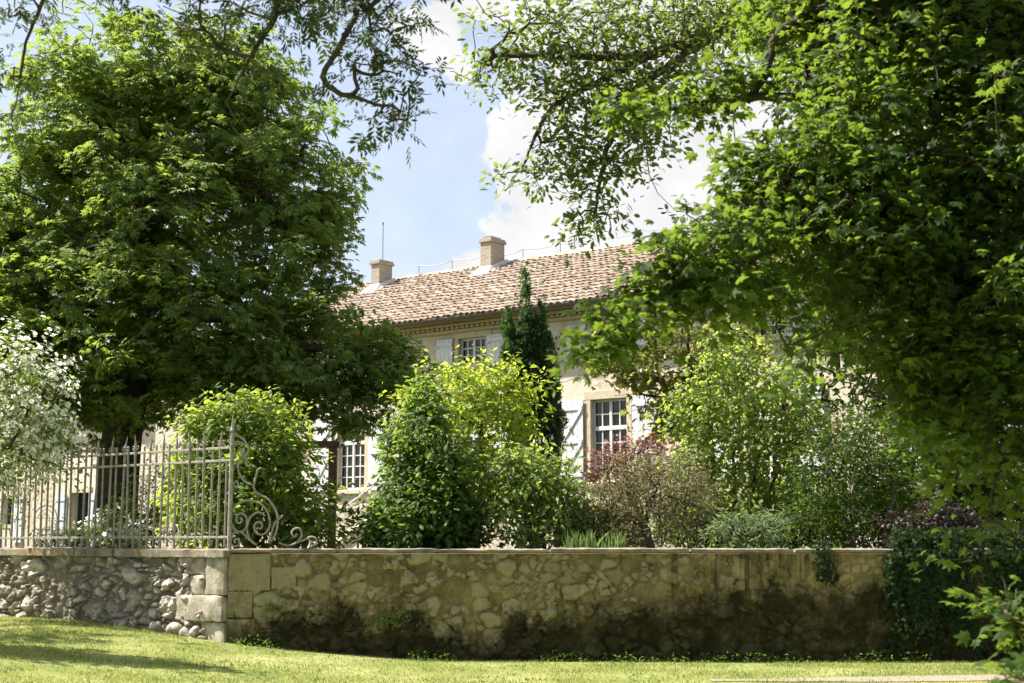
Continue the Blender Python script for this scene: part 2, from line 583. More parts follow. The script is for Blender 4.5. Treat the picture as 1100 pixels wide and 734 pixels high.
def mat_rubble_mossy_shaded():
    m, nt, b = new_mat('mossy_shaded_rubble')
    a1 = N(nt, 'ShaderNodeAttribute', attribute_name='stone')
    a2 = N(nt, 'ShaderNodeAttribute', attribute_name='edge')
    p = pos_node(nt)
    sep = N(nt, 'ShaderNodeSeparateXYZ')
    lk(nt, p, sep.inputs[0])
    nS = noise_node(nt, 14, 9, .75, p)
    col = ramp_node(nt, a1.outputs['Fac'], [(0, (.18, .15, .075)), (.5, (.255, .222, .12)), (1, (.34, .305, .19))])  # stone tones set darker to carry the deep tree shade on this wall
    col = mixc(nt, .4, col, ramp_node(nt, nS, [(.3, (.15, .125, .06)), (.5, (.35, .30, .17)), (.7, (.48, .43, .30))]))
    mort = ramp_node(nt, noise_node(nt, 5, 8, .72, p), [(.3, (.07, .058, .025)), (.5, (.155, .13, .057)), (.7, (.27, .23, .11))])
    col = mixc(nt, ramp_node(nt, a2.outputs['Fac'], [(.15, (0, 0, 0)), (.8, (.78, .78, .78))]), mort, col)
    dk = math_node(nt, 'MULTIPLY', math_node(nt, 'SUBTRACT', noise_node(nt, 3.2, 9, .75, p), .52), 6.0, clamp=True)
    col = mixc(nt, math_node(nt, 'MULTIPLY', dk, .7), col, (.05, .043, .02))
    # yellow lichen patches
    ly = math_node(nt, 'MULTIPLY', math_node(nt, 'SUBTRACT', noise_node(nt, 1.7, 7, .65, p), .5), 4.0, clamp=True)
    col = mixc(nt, math_node(nt, 'MULTIPLY', ly, .45), col, (.33, .27, .08))
    # render left over the stones on the right half
    sx = N(nt, 'ShaderNodeMapRange', i_1=.5, i_2=3.0, i_3=0.0, i_4=1.0)
    lk(nt, sep.outputs[0], sx.inputs[0])
    ren = math_node(nt, 'MULTIPLY', math_node(nt, 'MULTIPLY', math_node(nt, 'SUBTRACT', noise_node(nt, 1.2, 5, .6, p), .38), 5.0, clamp=True), sx.outputs[0])
    col = mixc(nt, math_node(nt, 'MULTIPLY', ren, .7), col, ramp_node(nt, noise_node(nt, 9, 6, .7, p), [(.3, (.20, .165, .07)), (.7, (.36, .30, .14))]))
    # black damp staining rising from the foot, uneven top edge
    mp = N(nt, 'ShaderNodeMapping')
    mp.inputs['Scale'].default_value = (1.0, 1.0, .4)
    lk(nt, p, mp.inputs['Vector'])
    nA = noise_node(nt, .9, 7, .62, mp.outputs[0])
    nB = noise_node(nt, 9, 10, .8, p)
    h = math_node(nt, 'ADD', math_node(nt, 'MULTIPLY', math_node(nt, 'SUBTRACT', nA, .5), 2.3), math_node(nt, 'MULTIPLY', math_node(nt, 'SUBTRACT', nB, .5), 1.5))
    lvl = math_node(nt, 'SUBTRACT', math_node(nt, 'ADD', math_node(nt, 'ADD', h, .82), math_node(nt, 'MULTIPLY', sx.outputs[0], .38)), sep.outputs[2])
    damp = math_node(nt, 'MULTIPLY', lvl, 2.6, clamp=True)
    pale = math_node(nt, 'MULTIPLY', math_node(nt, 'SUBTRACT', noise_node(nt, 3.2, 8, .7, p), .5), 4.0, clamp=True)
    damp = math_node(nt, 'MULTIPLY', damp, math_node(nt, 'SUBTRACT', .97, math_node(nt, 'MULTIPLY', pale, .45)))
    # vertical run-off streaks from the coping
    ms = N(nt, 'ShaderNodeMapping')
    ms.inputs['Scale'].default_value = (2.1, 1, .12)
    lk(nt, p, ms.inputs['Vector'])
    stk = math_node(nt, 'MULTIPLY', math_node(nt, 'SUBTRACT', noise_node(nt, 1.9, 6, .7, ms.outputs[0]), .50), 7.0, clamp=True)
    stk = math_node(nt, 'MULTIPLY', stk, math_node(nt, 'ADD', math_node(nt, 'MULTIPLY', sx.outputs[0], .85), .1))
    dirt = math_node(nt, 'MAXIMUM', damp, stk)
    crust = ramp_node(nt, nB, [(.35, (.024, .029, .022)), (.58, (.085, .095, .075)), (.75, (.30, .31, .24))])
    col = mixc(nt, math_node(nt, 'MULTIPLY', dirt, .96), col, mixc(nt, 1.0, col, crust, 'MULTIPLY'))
    lk(nt, col, b.inputs['Base Color'])
    b.inputs['Roughness'].default_value = .97
    b.inputs['Specular IOR Level'].default_value = .08
    add_bump(nt, b, noise_node(nt, 28, 8, .75, p), .7, .02)
    return m


M['rubble'] = mat_rubble_lit()
M['mossy'] = mat_rubble_mossy_shaded()


def mat_coping():
    m, nt, b = new_mat('coping_stone')
    p = pos_node(nt)
    col = ramp_node(nt, noise_node(nt, 4, 8, .7, p), [(.3, (.07, .062, .045)), (.55, (.24, .21, .16)), (.75, (.40, .37, .30))])
    ru = math_node(nt, 'MULTIPLY', math_node(nt, 'SUBTRACT', noise_node(nt, 3.1, 7, .7, p), .52), 6.0, clamp=True)
    col = mixc(nt, math_node(nt, 'MULTIPLY', ru, .8), col, (.30, .18, .035))
    lk(nt, col, b.inputs['Base Color'])
    b.inputs['Roughness'].default_value = .97
    add_bump(nt, b, noise_node(nt, 22, 8, .75, p), .8, .03)
    return m


M['coping'] = mat_coping()


def mat_lawn():
    m, nt, b = new_mat('lawn_soil')
    p = pos_node(nt)
    n1 = noise_node(nt, .55, 7, .65, p)
    n2 = noise_node(nt, 12, 6, .7, p)
    f = math_node(nt, 'ADD', math_node(nt, 'MULTIPLY', n1, .6), math_node(nt, 'MULTIPLY', n2, .4))
    col = ramp_node(nt, f, [(.36, (.10, .14, .033)), (.5, (.20, .22, .065)), (.61, (.31, .30, .13))])
    lk(nt, col, b.inputs['Base Color'])
    b.inputs['Roughness'].default_value = .95
    b.inputs['Specular IOR Level'].default_value = .1
    add_bump(nt, b, n2, .6, .04)
    return m


M['lawn'] = mat_lawn()
M['soil'] = mat_simple('garden_soil', (.05, .06, .02), (.10, .11, .04), 3, .95, .4, .1)
M['gravel'] = mat_simple('gravel', (.22, .18, .13), (.36, .31, .24), 30, .95, .9, .1)

# ------------------------------------------------------------------ ground
YW = 20.0                                        # distance of the wall's corner
CORNER = np.array([(250 - 550) / FPX * YW * 1.005, YW])
DL = np.array([-.79, .613])
DL = DL / np.linalg.norm(DL)                     # left wall runs away along this, parallel to the house front
DR = np.array([1.0, -.022])
DR = DR / np.linalg.norm(DR)
ZC = 1.515                                       # top of the coping
GZ = 1.40                                        # garden level behind the wall


def gz(x, y):
    x = np.asarray(x, float)
    y = np.asarray(y, float)
    t = np.clip((-x - .4) / 6.6, 0, 1)
    z = .43 * t * t * (3 - 2 * t)
    z = z + .035 * (fbm(x * .5 + 40, y * .5 + 40, 5, 3) - .45) * smooth(9, 14, y)
    return z


def lawn():
    ax = np.concatenate([np.linspace(-400, -14, 14)[:-1], np.linspace(-14, 14, 113), np.linspace(14, 400, 14)[1:]])
    ay = np.concatenate([np.linspace(-60, 8, 10)[:-1], np.linspace(8, 26, 73), np.linspace(26, 900, 14)[1:]])
    X, Y = np.meshgrid(ax, ay)
    Z = gz(X, Y)
    v = np.stack([X, Y, Z], -1).reshape(-1, 3)
    nx = len(ax)
    i = np.arange(len(ay) - 1)[:, None] * nx + np.arange(nx - 1)[None]
    q = np.stack([i, i + 1, i + nx + 1, i + nx], -1).reshape(-1, 4)
    o = MB().add(v, q).build('lawn', M['lawn'], smooth=True)
    tag(o, 'sunlit mown lawn sloping up towards the left in front of the wall', 'lawn', kind='structure')


lawn()


def in_wall_side(x, y):
    """True in front of both walls (camera side)"""
    rx, ry = x - CORNER[0], y - CORNER[1]
    nl = np.array([-DL[1], DL[0]])      # left wall outward normal
    if nl[1] > 0:
        nl = -nl
    front_r = ry - rx * DR[1] / DR[0]
    front_l = rx * nl[0] + ry * nl[1]
    return np.where(rx > 0, front_r < .02, front_l > -.02)


def path_mask(x, y):
    """worn gravel wheel tracks at the lower right"""
    c1 = 16.75 - .02 * (x - 3)
    w = .16 + .12 * smooth(1.8, 5, x)
    m1 = (np.abs(y - (17.1 + .10 * (x - 3.5))) < w) & (x > 2.3)
    m2 = (np.abs(y - (16.2 + .06 * (x - 5.0))) < .35) & (x > 4.4)
    return m1 | m2


def track(name, f, x0, x1, wfun, label):
    xs = np.linspace(x0, x1, 60)
    v = []
    for k, x in enumerate(xs):
        w = wfun(x) * (1 + .35 * (vnoise(np.array([x * 2.2]), np.array([3.3]), 8)[0] - .5))
        for s in (-1, -.5, 0, .5, 1):
            v.append((x, f(x) + s * w + (.06 * (vnoise(np.array([x * 5]), np.array([s * 9.0]), 9)[0] - .5) if abs(s) == 1 else 0), 0))
    v = np.array(v)
    v[:, 2] = gz(v[:, 0], v[:, 1]) + .008
    q = [(i * 5 + j, (i + 1) * 5 + j, (i + 1) * 5 + j + 1, i * 5 + j + 1) for i in range(59) for j in range(4)]
    o = MB().add(v, q).build(name, M['gravel'], smooth=True)
    tag(o, label, 'track', kind='structure')


track('gravel_track', lambda x: 17.1 + .10 * (x - 3.5), 2.3, 14, lambda x: .12 + .14 * float(smooth(2.3, 4.5, x)) + .02 * (x - 2.3), 'pale gravel wheel track along the lawn nearer the wall')
track('gravel_track', lambda x: 16.2 + .06 * (x - 5.0), 4.4, 14, lambda x: .1 + .3 * float(smooth(4.4, 6.5, x)), 'pale gravel wheel track at the lower right lawn edge')


def grass():
    rng = np.random.default_rng(3)
    n = 330000
    x = rng.uniform(-11, 9.5, n)
    y = 13.0 + 12.5 * rng.random(n) ** 1.1
    keep = in_wall_side(x, y) & (np.abs(x / y) < .43)
    keep &= ~(path_mask(x, y) & (rng.random(n) > .45))
    # thinner and thicker patches
    den = fbm(x * 1.3, y * 1.3, 21, 4)
    keep &= rng.random(n) < np.clip(den * 2.4 - .35, .15, 1)
    x, y, den = x[keep], y[keep], den[keep]
    n = len(x)
    h = (.010 + .026 * rng.random(n) ** 1.6) * (.5 + 1.2 * den)
    a = rng.uniform(0, 2 * pi, n)
    w = .004 + .004 * rng.random(n)
    lean = 1.6 * rng.random(n) * h
    la = rng.uniform(0, 2 * pi, n)
    z = gz(x, y)
    v = np.empty((n, 3, 3))
    v[:, 0] = np.stack([x - w * np.cos(a), y - w * np.sin(a), z - .004], -1)
    v[:, 1] = np.stack([x + w * np.cos(a), y + w * np.sin(a), z - .004], -1)
    v[:, 2] = np.stack([x + lean * np.cos(la), y + lean * np.sin(la), z + h], -1)
    f = np.arange(n * 3).reshape(-1, 3)
    mbt = MB()
    m = 60000
    tx = rng.uniform(-11, 9.5, m)
    ty = 13.0 + 12.5 * rng.random(m) ** 1.1
    clump = fbm(tx * 2.6 + 7, ty * 2.6 + 3, 61, 4) + .25 * fbm(tx * .5, ty * .5, 62, 2)
    kk = in_wall_side(tx, ty) & (np.abs(tx / ty) < .43) & (clump > .60) & ~path_mask(tx, ty)
    tx, ty = tx[kk], ty[kk]
    m = len(tx)
    th_ = .014 + .032 * rng.random(m) ** 1.8
    tp_ = np.stack([tx, ty, gz(tx, ty) + .002], -1)
    place(mbt, 'narrow', tp_, rng.normal(0, 1, (m, 3)) * [1, 1, .2], rng.normal(0, .55, (m, 3)) + np.array([0, 0, 1.0]), th_ * 1.3)
    ot = mbt.build('clover_tufts', M['clover_leaf'])
    tag(ot, 'darker clover and longer tufts scattered through the lawn', 'clover', kind='stuff')
    o = MB().add(v.reshape(-1, 3), f).build('grass', M['grass'])
    tag(o, 'short bright yellow green grass covering the lawn before the wall', 'grass', kind='stuff')




def garden():
    # raised ground behind the walls
    c = CORNER
    inn = .25
    a = c + np.array([.2, inn])
    L = c + DL * 45 + np.array([.25, .3])
    R = c + DR * 60 + np.array([0, inn])
    v = [(a[0], a[1], GZ), (R[0], R[1], GZ), (R[0] + 500, 700, GZ), (L[0] - 400, 700, GZ), (L[0], L[1], GZ)]
    o = MB().add(v, [(0, 1, 2, 3, 4)]).build('garden_ground', M['soil'])
    tag(o, 'raised garden ground behind the boundary wall', 'ground', kind='structure')


garden()


# ------------------------------------------------------------------ boundary walls
def rubble(L, H0, H1, res, cx, cz, amp, seed, drop=.3, edge_w=.25, craggy=.03, blobs=False, fine=.45):
    """displaced grid; returns s, z, d (outward), stone id value, edge value"""
    rng = np.random.default_rng(seed)
    s = np.arange(0, L + res, res)
    z = np.arange(H0, H1 + res * .5, res)
    Sg, Zg = np.meshgrid(s, z)
    gu = Sg / cx + .35 * (fbm(Sg * 2, Zg * 2, seed + 50, 3) - .45) * 2
    gv = Zg / cz + 50 + .35 * (fbm(Sg * 2 + 9, Zg * 2 + 5, seed + 60, 3) - .45) * 2
    nu, nv = 2 * int(L / cx) + 80, 400
    jx = rng.random((nu, nv)) * .9
    jy = rng.random((nu, nv)) * .9
    alive = rng.random((nu, nv)) > drop
    val = rng.random((nu, nv))
    def cells(gu, gv):
        F1 = np.full(Sg.shape, 9.0)
        F2 = np.full(Sg.shape, 9.0)
        ID = np.zeros(Sg.shape)
        iu = np.floor(gu).astype(int)
        iv = np.floor(gv).astype(int)
        for du in range(-2, 3):
            for dv in range(-2, 3):
                a, b = (iu + du) % nu, (iv + dv) % nv
                d = np.hypot(iu + du + jx[a, b] - gu, iv + dv + jy[a, b] - gv)
                d = np.where(alive[a, b], d, 9)
                closer = d < F1
                F2 = np.where(closer, F1, np.minimum(F2, d))
                ID = np.where(closer, val[a, b], ID)
                F1 = np.where(closer, d, F1)
        return F1, F2, ID
    F1, F2, ID = cells(gu, gv)
    f1, f2, id2 = cells(gu * 2.1 + 31, gv * 2.1 + 17)
    small = (ID * 7.3) % 1 < fine
    Ec = F2 - F1
    Ef = np.minimum(f2 - f1, Ec * 2.1)
    E = np.where(small, Ef, Ec)
    ID = np.where(small, id2, ID)
    F1 = np.where(small, f1 * .9, F1)
    bulge = smooth(0, edge_w * 1.6, E)
    d = amp * bulge * (.45 + .9 * ID) + craggy * (fbm(Sg * 9, Zg * 11, seed + 9, 5) - .45) * (.4 + bulge) + .3 * craggy * (fbm(Sg * 2.5, Zg * 2.5, seed + 19, 3) - .45)
    if blobs:
        m = smooth(1.35, .75, F1 + .9 * (fbm(Sg * 9, Zg * 9, seed + 70, 4) - .45)) * smooth(.02, .5, ID + 1.0 * (fbm(Sg * .9, Zg * .9, seed + 80, 3) - .36)) * smooth(.0, .34, E + .9 * (fbm(Sg * 13, Zg * 13, seed + 75, 5) - .45))
        d = amp * m * (.5 + ID) + craggy * (fbm(Sg * 12, Zg * 12, seed + 9, 5) - .45)
        return Sg, Zg, d, ID, m
    return Sg, Zg, d, ID, np.clip(E, 0, 1)


def wall_mesh(org, dr, nrm, L, H0, H1, res, thick, mat, name, parent, **kw):
    Sg, Zg, d, ID, E = rubble(L, H0, H1, res, **kw)
    v = np.empty(Sg.shape + (3,))
    v[..., 0] = org[0] + dr[0] * Sg + nrm[0] * d
    v[..., 1] = org[1] + dr[1] * Sg + nrm[1] * d
    v[..., 2] = Zg
    ny, nx = Sg.shape
    i = np.arange(ny - 1)[:, None] * nx + np.arange(nx - 1)[None]
    q = np.stack([i, i + 1, i + nx + 1, i + nx], -1).reshape(-1, 4)
    mb = MB().add(v.reshape(-1, 3), q)
    # core behind the face
    b0 = np.array(org) - np.array(nrm) * .03
    b1 = np.array(org) - np.array(nrm) * thick
    e0 = b0 + np.array(dr) * L
    e1 = b1 + np.array(dr) * L
    cv = [(b0[0], b0[1], H0), (e0[0], e0[1], H0), (e1[0], e1[1], H0), (b1[0], b1[1], H0),
          (b0[0], b0[1], H1), (e0[0], e0[1], H1), (e1[0], e1[1], H1), (b1[0], b1[1], H1)]
    mb.add(cv, [(0, 3, 2, 1), (4, 5, 6, 7), (0, 1, 5, 4), (1, 2, 6, 5), (2, 3, 7, 6), (3, 0, 4, 7)])
    at = {'stone': np.concatenate([ID.ravel(), np.full(8, .5)]), 'edge': np.concatenate([E.ravel(), np.full(8, .5)])}
    return mb.build(name, mat, parent, smooth=True, attrs=at)


def rot2(dr):
    return np.array([[dr[0], -dr[1], 0], [dr[1], dr[0], 0], [0, 0, 1.0]])


def rough_block(mb, lo, hi, rot, org, seed, amp=.012, sub=9):
    """a hewn stone block: subdivided box with worn edges"""
    lo = np.array(lo, float)
    hi = np.array(hi, float)
    rng = np.random.default_rng(seed)
    n = sub
    size = hi - lo
    for ax in range(3):
        a1, a2 = [(1, 2), (2, 0), (0, 1)][ax]
        n1 = max(2, int(size[a1] / .05))
        n2 = max(2, int(size[a2] / .05))
        for sg in (0, 1):
            A, B = np.meshgrid(np.linspace(0, 1, n1), np.linspace(0, 1, n2))
            p = np.zeros(A.shape + (3,))
            p[..., ax] = hi[ax] if sg else lo[ax]
            p[..., a1] = lo[a1] + A * size[a1]
            p[..., a2] = lo[a2] + B * size[a2]
            q = p.reshape(-1, 3)
            c = (lo + hi) / 2
            rel = (q - c) / (size / 2)
            # round the edges by pulling in where two coords are near 1
            k = np.sort(np.abs(rel), axis=1)
            pull = smooth(.86, 1.0, k[:, 1]) * .018
            nse = (vnoise(q[:, 0] * 9 + seed, q[:, 1] * 9 + q[:, 2] * 7 + seed, seed % 97) - .5) + .5 * (vnoise(q[:, 0] * 22 + q[:, 2] * 15 + seed, q[:, 1] * 19, seed % 89) - .5)
            q = q - (rel / (np.linalg.norm(rel, axis=1)[:, None])) * (pull - amp * nse)[:, None]
            q = q @ np.asarray(rot).T + np.asarray(org)
            i = np.arange(n2 - 1)[:, None] * n1 + np.arange(n1 - 1)[None]
            f = np.stack([i, i + 1, i + n1 + 1, i + n1], -1).reshape(-1, 4)
            mb.add(q, f if sg else f[:, ::-1])


NL = np.array([-DL[1], DL[0]])
NL = NL if NL[1] < 0 else -NL          # outward normal of the left wall: towards the camera and left
NR = np.array([DR[1], -DR[0]])
NR = NR if NR[1] < 0 else -NR

wl = empty('rubble_wall', (CORNER[0], CORNER[1], 0))
tag(wl, 'sunlit rough rubble stone wall under the iron fence', 'wall')
rel = lambda o: None


def reparent(o, root):
    """o was built in world space: put it under root at its base"""
    o.parent = root
    o.location = -Vector(root.location)
    if root.rotation_euler.z:
        o.matrix_parent_inverse = root.matrix_basis.inverted()
        o.location = (0, 0, 0)
    return o


o = wall_mesh(CORNER + DL * .35, DL, NL, 12.0, -.1, 1.40, .012, .4, M['rubble'], 'stonework', None, cx=.30, cz=.22, amp=.06, seed=11, drop=.42, edge_w=.22, craggy=.17)
reparent(o, wl)
# corner blocks: each course one hewn stone
RL = rot2(DL)
# local frame for the left wall: x along DL, y to its left (towards garden or camera?) -> use sign so that outward is -y or +y
yout = np.array([-DL[1], DL[0]])
so_ = 1.0 if np.dot(yout, NL) > 0 else -1.0


def lw_box(mb, s0, s1, d0, d1, z0, z1, seed, amp=.014):
    lo = (s0, min(so_ * d0, so_ * d1), z0)
    hi = (s1, max(so_ * d0, so_ * d1), z1)
    rough_block(mb, lo, hi, RL, (CORNER[0], CORNER[1], 0), seed, amp)


for k, (s0, s1, z0, z1, d) in enumerate([(.0, .5, -.1, .510, .04), (.0, 1.0, .514, .866, .10), (.0, .40, .870, 1.395, .07), (.404, .72, .870, 1.15, .075), (.404, .85, 1.154, 1.395, .06)]):
    mb = MB()
    lw_box(mb, s0, s1, -.36, d, z0, z1, 31 + k, .03)
    reparent(mb.build('corner_stone', M['quoin'], smooth=True), wl)
# loose footing boulders at the corner
for k, (s, dd, z, r) in enumerate([(.75, .10, .32, .13), (1.0, .12, .38, .12), (.62, .16, .20, .11), (1.45, .08, .40, .10), (.95, .17, .24, .10)]):
    u = np.linspace(0, pi, 13)
    w_ = np.linspace(0, 2 * pi, 22)[:-1]
    U, Wg = np.meshgrid(u, w_, indexing='ij')
    q = np.stack([np.sin(U) * np.cos(Wg), np.sin(U) * np.sin(Wg), np.cos(U)], -1).reshape(-1, 3)
    ns = vnoise(q[:, 0] * 2 + 5 + k, q[:, 1] * 2 + q[:, 2] * 1.7 + 5, 70 + k)
    ns2 = vnoise(q[:, 0] * 5 + 5 + k, q[:, 1] * 5 + q[:, 2] * 4 + 9, 77 + k)
    q = q * (r * (.65 + .5 * ns + .2 * ns2))[:, None] * np.array([1.35, .9, .85])
    p = CORNER + DL * s + NL * (dd - .05)
    i = np.arange(12)[:, None] * 21 + np.arange(21)[None]
    j = np.arange(12)[:, None] * 21 + (np.arange(21)[None] + 1) % 21
    f = np.stack([i, i + 21, j + 21, j], -1).reshape(-1, 4)
    mb = MB().add(q @ RL.T + np.array([p[0], p[1], z]), f)
    reparent(mb.build('footing_boulder', M['quoin'], smooth=True), wl)
# coping slabs of the left wall
s = -.06
rng = np.random.default_rng(5)
k = 0
while s < 12:
    ln = rng.uniform(.9, 1.7)
    mb = MB()
    lw_box(mb, s, s + ln - .012, -.45, .13 + rng.uniform(-.02, .02), 1.385 + rng.uniform(-.008, .008), ZC + rng.uniform(-.01, .006), 100 + k, .02)
    reparent(mb.build('coping', M['coping'], smooth=True), wl)
    s += ln
    k += 1

wr = empty('garden_wall', (CORNER[0] + 4, CORNER[1], 0))
tag(wr, 'long shaded boundary wall of mossy yellow stone with black damp stains', 'wall')
o = wall_mesh(CORNER + DR * .02 - NR * .012, DR, NR, 15.0, -.3, 1.45, .018, .4, M['mossy'], 'stonework', None, cx=.20, cz=.15, amp=.03, seed=23, drop=.45, craggy=.05, blobs=True)
reparent(o, wr)
RR = rot2(DR)
for k, (s0, s1, z0, z1, d) in enumerate([(.0, .40, -.2, .563, .036), (.0, .36, .567, .935, .04), (.0, .60, .939, 1.455, .038), (.604, .96, .96, 1.27, .030)]):
    mb = MB()
    rough_block(mb, (s0, -d, z0), (s1, .34, z1), RR, (CORNER[0] + .004, CORNER[1], 0), 51 + k, .012)
    nb = sum(len(v) for v in mb.v)
    reparent(mb.build('corner_stone', M['mossy'], smooth=True, attrs={'stone': np.full(nb, .55), 'edge': np.full(nb, .8)}), wr)
s = .02
k = 0
while s < 15:
    ln = rng.uniform(1.1, 2.0)
    mb = MB()
    rough_block(mb, (s, -.075 + rng.uniform(-.012, .012), 1.455), (s + ln - .01, .45, ZC + .003 + rng.uniform(-.006, .008)), RR, (CORNER[0], CORNER[1], 0), 150 + k, .016)
    reparent(mb.build('coping', M['coping'], smooth=True), wr)
    s += ln
    k += 1


# ------------------------------------------------------------------ iron fence
def spiral(c, r0, r1, a0, turns, n=26):
    t = np.linspace(0, 1, n)
    r = r0 + (r1 - r0) * t
    a = a0 + 2 * pi * turns * t
    return np.stack([c[0] + r * np.cos(a), c[1] + r * np.sin(a)], -1)


def catmull(pts, n=6):
    pts = np.asarray(pts, float)
    q = np.concatenate([[2 * pts[0] - pts[1]], pts, [2 * pts[-1] - pts[-2]]])
    res = []
    for i in range(1, len(q) - 2):
        p0, p1, p2, p3 = q[i - 1], q[i], q[i + 1], q[i + 2]
        for t in np.linspace(0, 1, n, endpoint=False):
            res.append(.5 * ((2 * p1) + (-p0 + p2) * t + (2 * p0 - 5 * p1 + 4 * p2 - p3) * t * t + (-p0 + 3 * p1 - 3 * p2 + p3) * t ** 3))
    res.append(q[-2])
    return np.array(res)


fpos = CORNER - NL * .12 + DL * .12
FA = atan2(DL[1], DL[0])
fence = empty('iron_fence', (fpos[0], fpos[1], ZC), FA)
tag(fence, 'wrought iron fence with spear tips and a scrolled end on the wall', 'fence')
mb = MB()
mb.tube([(0, 0, -.02), (0, 0, 1.55), (0, 0, 1.62)], [.032, .03, .022], 8)
mb.tube([(0, 0, 1.62), (0, 0, 1.66), (0, 0, 1.70), (0, 0, 1.88)], [.022, .04, .022, .003], 8)
mb.build('end_post', M['iron'], fence, smooth=False)
FL = 11.0
for z, r in ((1.42, .014), (1.24, .014), (.16, .016)):
    mb = MB()
    for a in np.arange(0, FL, .64):
        mb.box((a, -.014, z - .017), (min(a + .64, FL) - .002, .014, z + .017), .004)
    mb.build('rail', M['iron'], fence)
rng = np.random.default_rng(8)
i = 0
a = .10
while a < FL:
    tall = (i % 2 == 1)
    mb = MB()
    lx = rng.normal(0, .011)
    ly = rng.normal(0, .011)
    if i == 0:
        mb.tube([(a, 0, .02), (a, 0, 1.24)], .016, 6)
    elif tall:
        mb.tube([(a, 0, .0), (a + lx, ly, 1.46)], .019, 6)
        mb.tube([(a + lx, ly, 1.46), (a + lx, ly, 1.49), (a + lx, ly, 1.52), (a + 2 * lx, 2 * ly, 1.70 + rng.normal(0, .01))], [.019, .026, .021, .003], 6)
        for sg in (-1, 1):
            sp = spiral((sg * .045, 1.50), .036, .010, (-pi * .5 if sg > 0 else -pi * .5), 1.15 * sg, 18)
            mb.tube(np.stack([a + lx + sp[:, 0], np.full(len(sp), ly), sp[:, 1]], -1), .0065, 4)
    else:
        mb.tube([(a, 0, .02), (a + lx, ly, 1.50)], .017, 6)
        mb.tube([(a + lx, ly, 1.50), (a + lx, ly, 1.515), (a + lx, ly, 1.53)], [.017, .022, .004], 6)
    mb.build('picket', M['iron'], fence, smooth=False)
    a += .158
    i += 1
# end scroll bracket, flat iron bent in the plane of the right wall
brk = empty('bracket_frame', (0, 0, 0))
px2m = lambda x, y: ((x / 4.59 + 130 - 251.3) / 75.5, (588.0 - (y / 4.59 + 440)) / 75.5)
px3m = lambda x, y: ((x / 4.314 + 290 - 251.3) / 75.5, (588.0 - (y / 4.314 + 430)) / 75.5)
curves = [
    [(557, 118), (590, 132), (622, 160), (638, 195), (628, 225), (607, 222), (600, 205), (612, 197), (620, 207)],
    [(652, 268), (640, 278), (628, 266), (628, 240), (606, 238), (590, 268), (594, 310), (622, 352), (668, 374)],
    [(557, 182), (582, 172), (604, 166), (618, 178)],
    [(668, 374), (676, 340), (686, 300), (704, 288)],
    [(672, 400), (700, 418), (740, 440), (778, 492), (791, 545), (780, 610), (750, 655)],
    [(668, 374), (672, 400)],
    [(565, 492), (600, 457), (650, 446), (705, 462), (742, 508), (752, 560), (738, 600), (708, 612), (683, 598), (676, 570), (692, 551), (712, 558), (714, 578), (700, 582)],
    [(692, 664), (660, 640), (643, 600), (645, 555), (662, 522), (695, 503), (728, 520)],
    [(565, 560), (585, 590), (620, 596), (640, 566), (636, 528), (612, 508), (592, 520), (590, 548), (606, 556), (616, 540), (606, 530)],
    [(692, 664), (648, 628), (610, 598), (580, 602), (566, 630), (563, 655)],
    [(563, 655), (580, 668), (602, 662), (606, 642), (592, 632), (580, 642), (588, 652)],
    [(565, 372), (582, 352), (592, 366), (584, 384), (574, 374)],
    [(750, 655), (775, 560), (815, 520)],
]
curves3 = [
    [(60, 655), (100, 668), (140, 655), (163, 625), (155, 592), (130, 592), (118, 612), (132, 628), (142, 612)],
    [(140, 655), (180, 640), (205, 628), (228, 634), (232, 658), (216, 666), (206, 654), (216, 648)],
]
bw = Vector((DR[0], DR[1], 0))
allc = [(catmull([px2m(*p) for p in c], 5)) for c in curves] + [(catmull([px3m(*p) for p in c], 5)) for c in curves3]
inv = np.array([[cos(-FA), -sin(-FA)], [sin(-FA), cos(-FA)]])
for c in allc:
    mb = MB()
    xy = np.outer(c[:, 0], DR) @ inv.T
    mb.tube(np.stack([xy[:, 0], xy[:, 1], np.maximum(c[:, 1], .012)], -1), .0155, 6)
    mb.build('scroll', M['iron'], fence, smooth=True)
bpy.data.objects.remove(brk)
for (x, y, r) in [(557, 122, .05), (557, 190, .035), (536, 96, .03), (585, 92, .035)]:
    mb = MB()
    c = px2m(x, y)
    for kk in range(5):
        a_ = kk * 2 * pi / 5
        sp = spiral((c[0] + r * .6 * cos(a_), c[1] + r * .6 * sin(a_)), r * .5, r * .1, a_, .9, 12)
        xy = np.outer(sp[:, 0], DR) @ inv.T
        mb.tube(np.stack([xy[:, 0], xy[:, 1], sp[:, 1]], -1), .007, 4)
    mb.build('rosette', M['iron'], fence, smooth=True)

# ------------------------------------------------------------------ house
HA = atan2(-.613, .79)
HX = np.array([cos(HA), sin(HA)])        # along the front, to the right
HY = np.array([-sin(HA), cos(HA)])       # into the house
H0 = np.array([2.56, 38.0])
house = empty('stone_house', (H0[0], H0[1], GZ), HA)
tag(house, 'long old stone country house with clay tile roof and white shutters', 'house')


def hw(x, y, z):
    p = H0 + HX * x + HY * y
    return np.array([p[0], p[1], z + GZ])


def x_at(px, yloc, z):
    """local x on the line (yloc, z) that shows at photo column px"""
    lo, hi = -40.0, 25.0

    def col(x):
        p = hw(x, yloc, z) - np.array([0, 0, EYE])
        dep = p[1] * cos(PITCH) + p[2] * sin(PITCH)
        return 550 + FPX * p[0] / dep
    for _ in range(50):
        mid = (lo + hi) / 2
        if col(mid) < px:
            lo = mid
        else:
            hi = mid
    return lo


XL, XR, DEP = -19.0, 15.0, 10.2
EV = 6.62          # eave height above the garden
OV = .55
WT = 6.30
ops = []           # openings: x0,x1,z0,z1


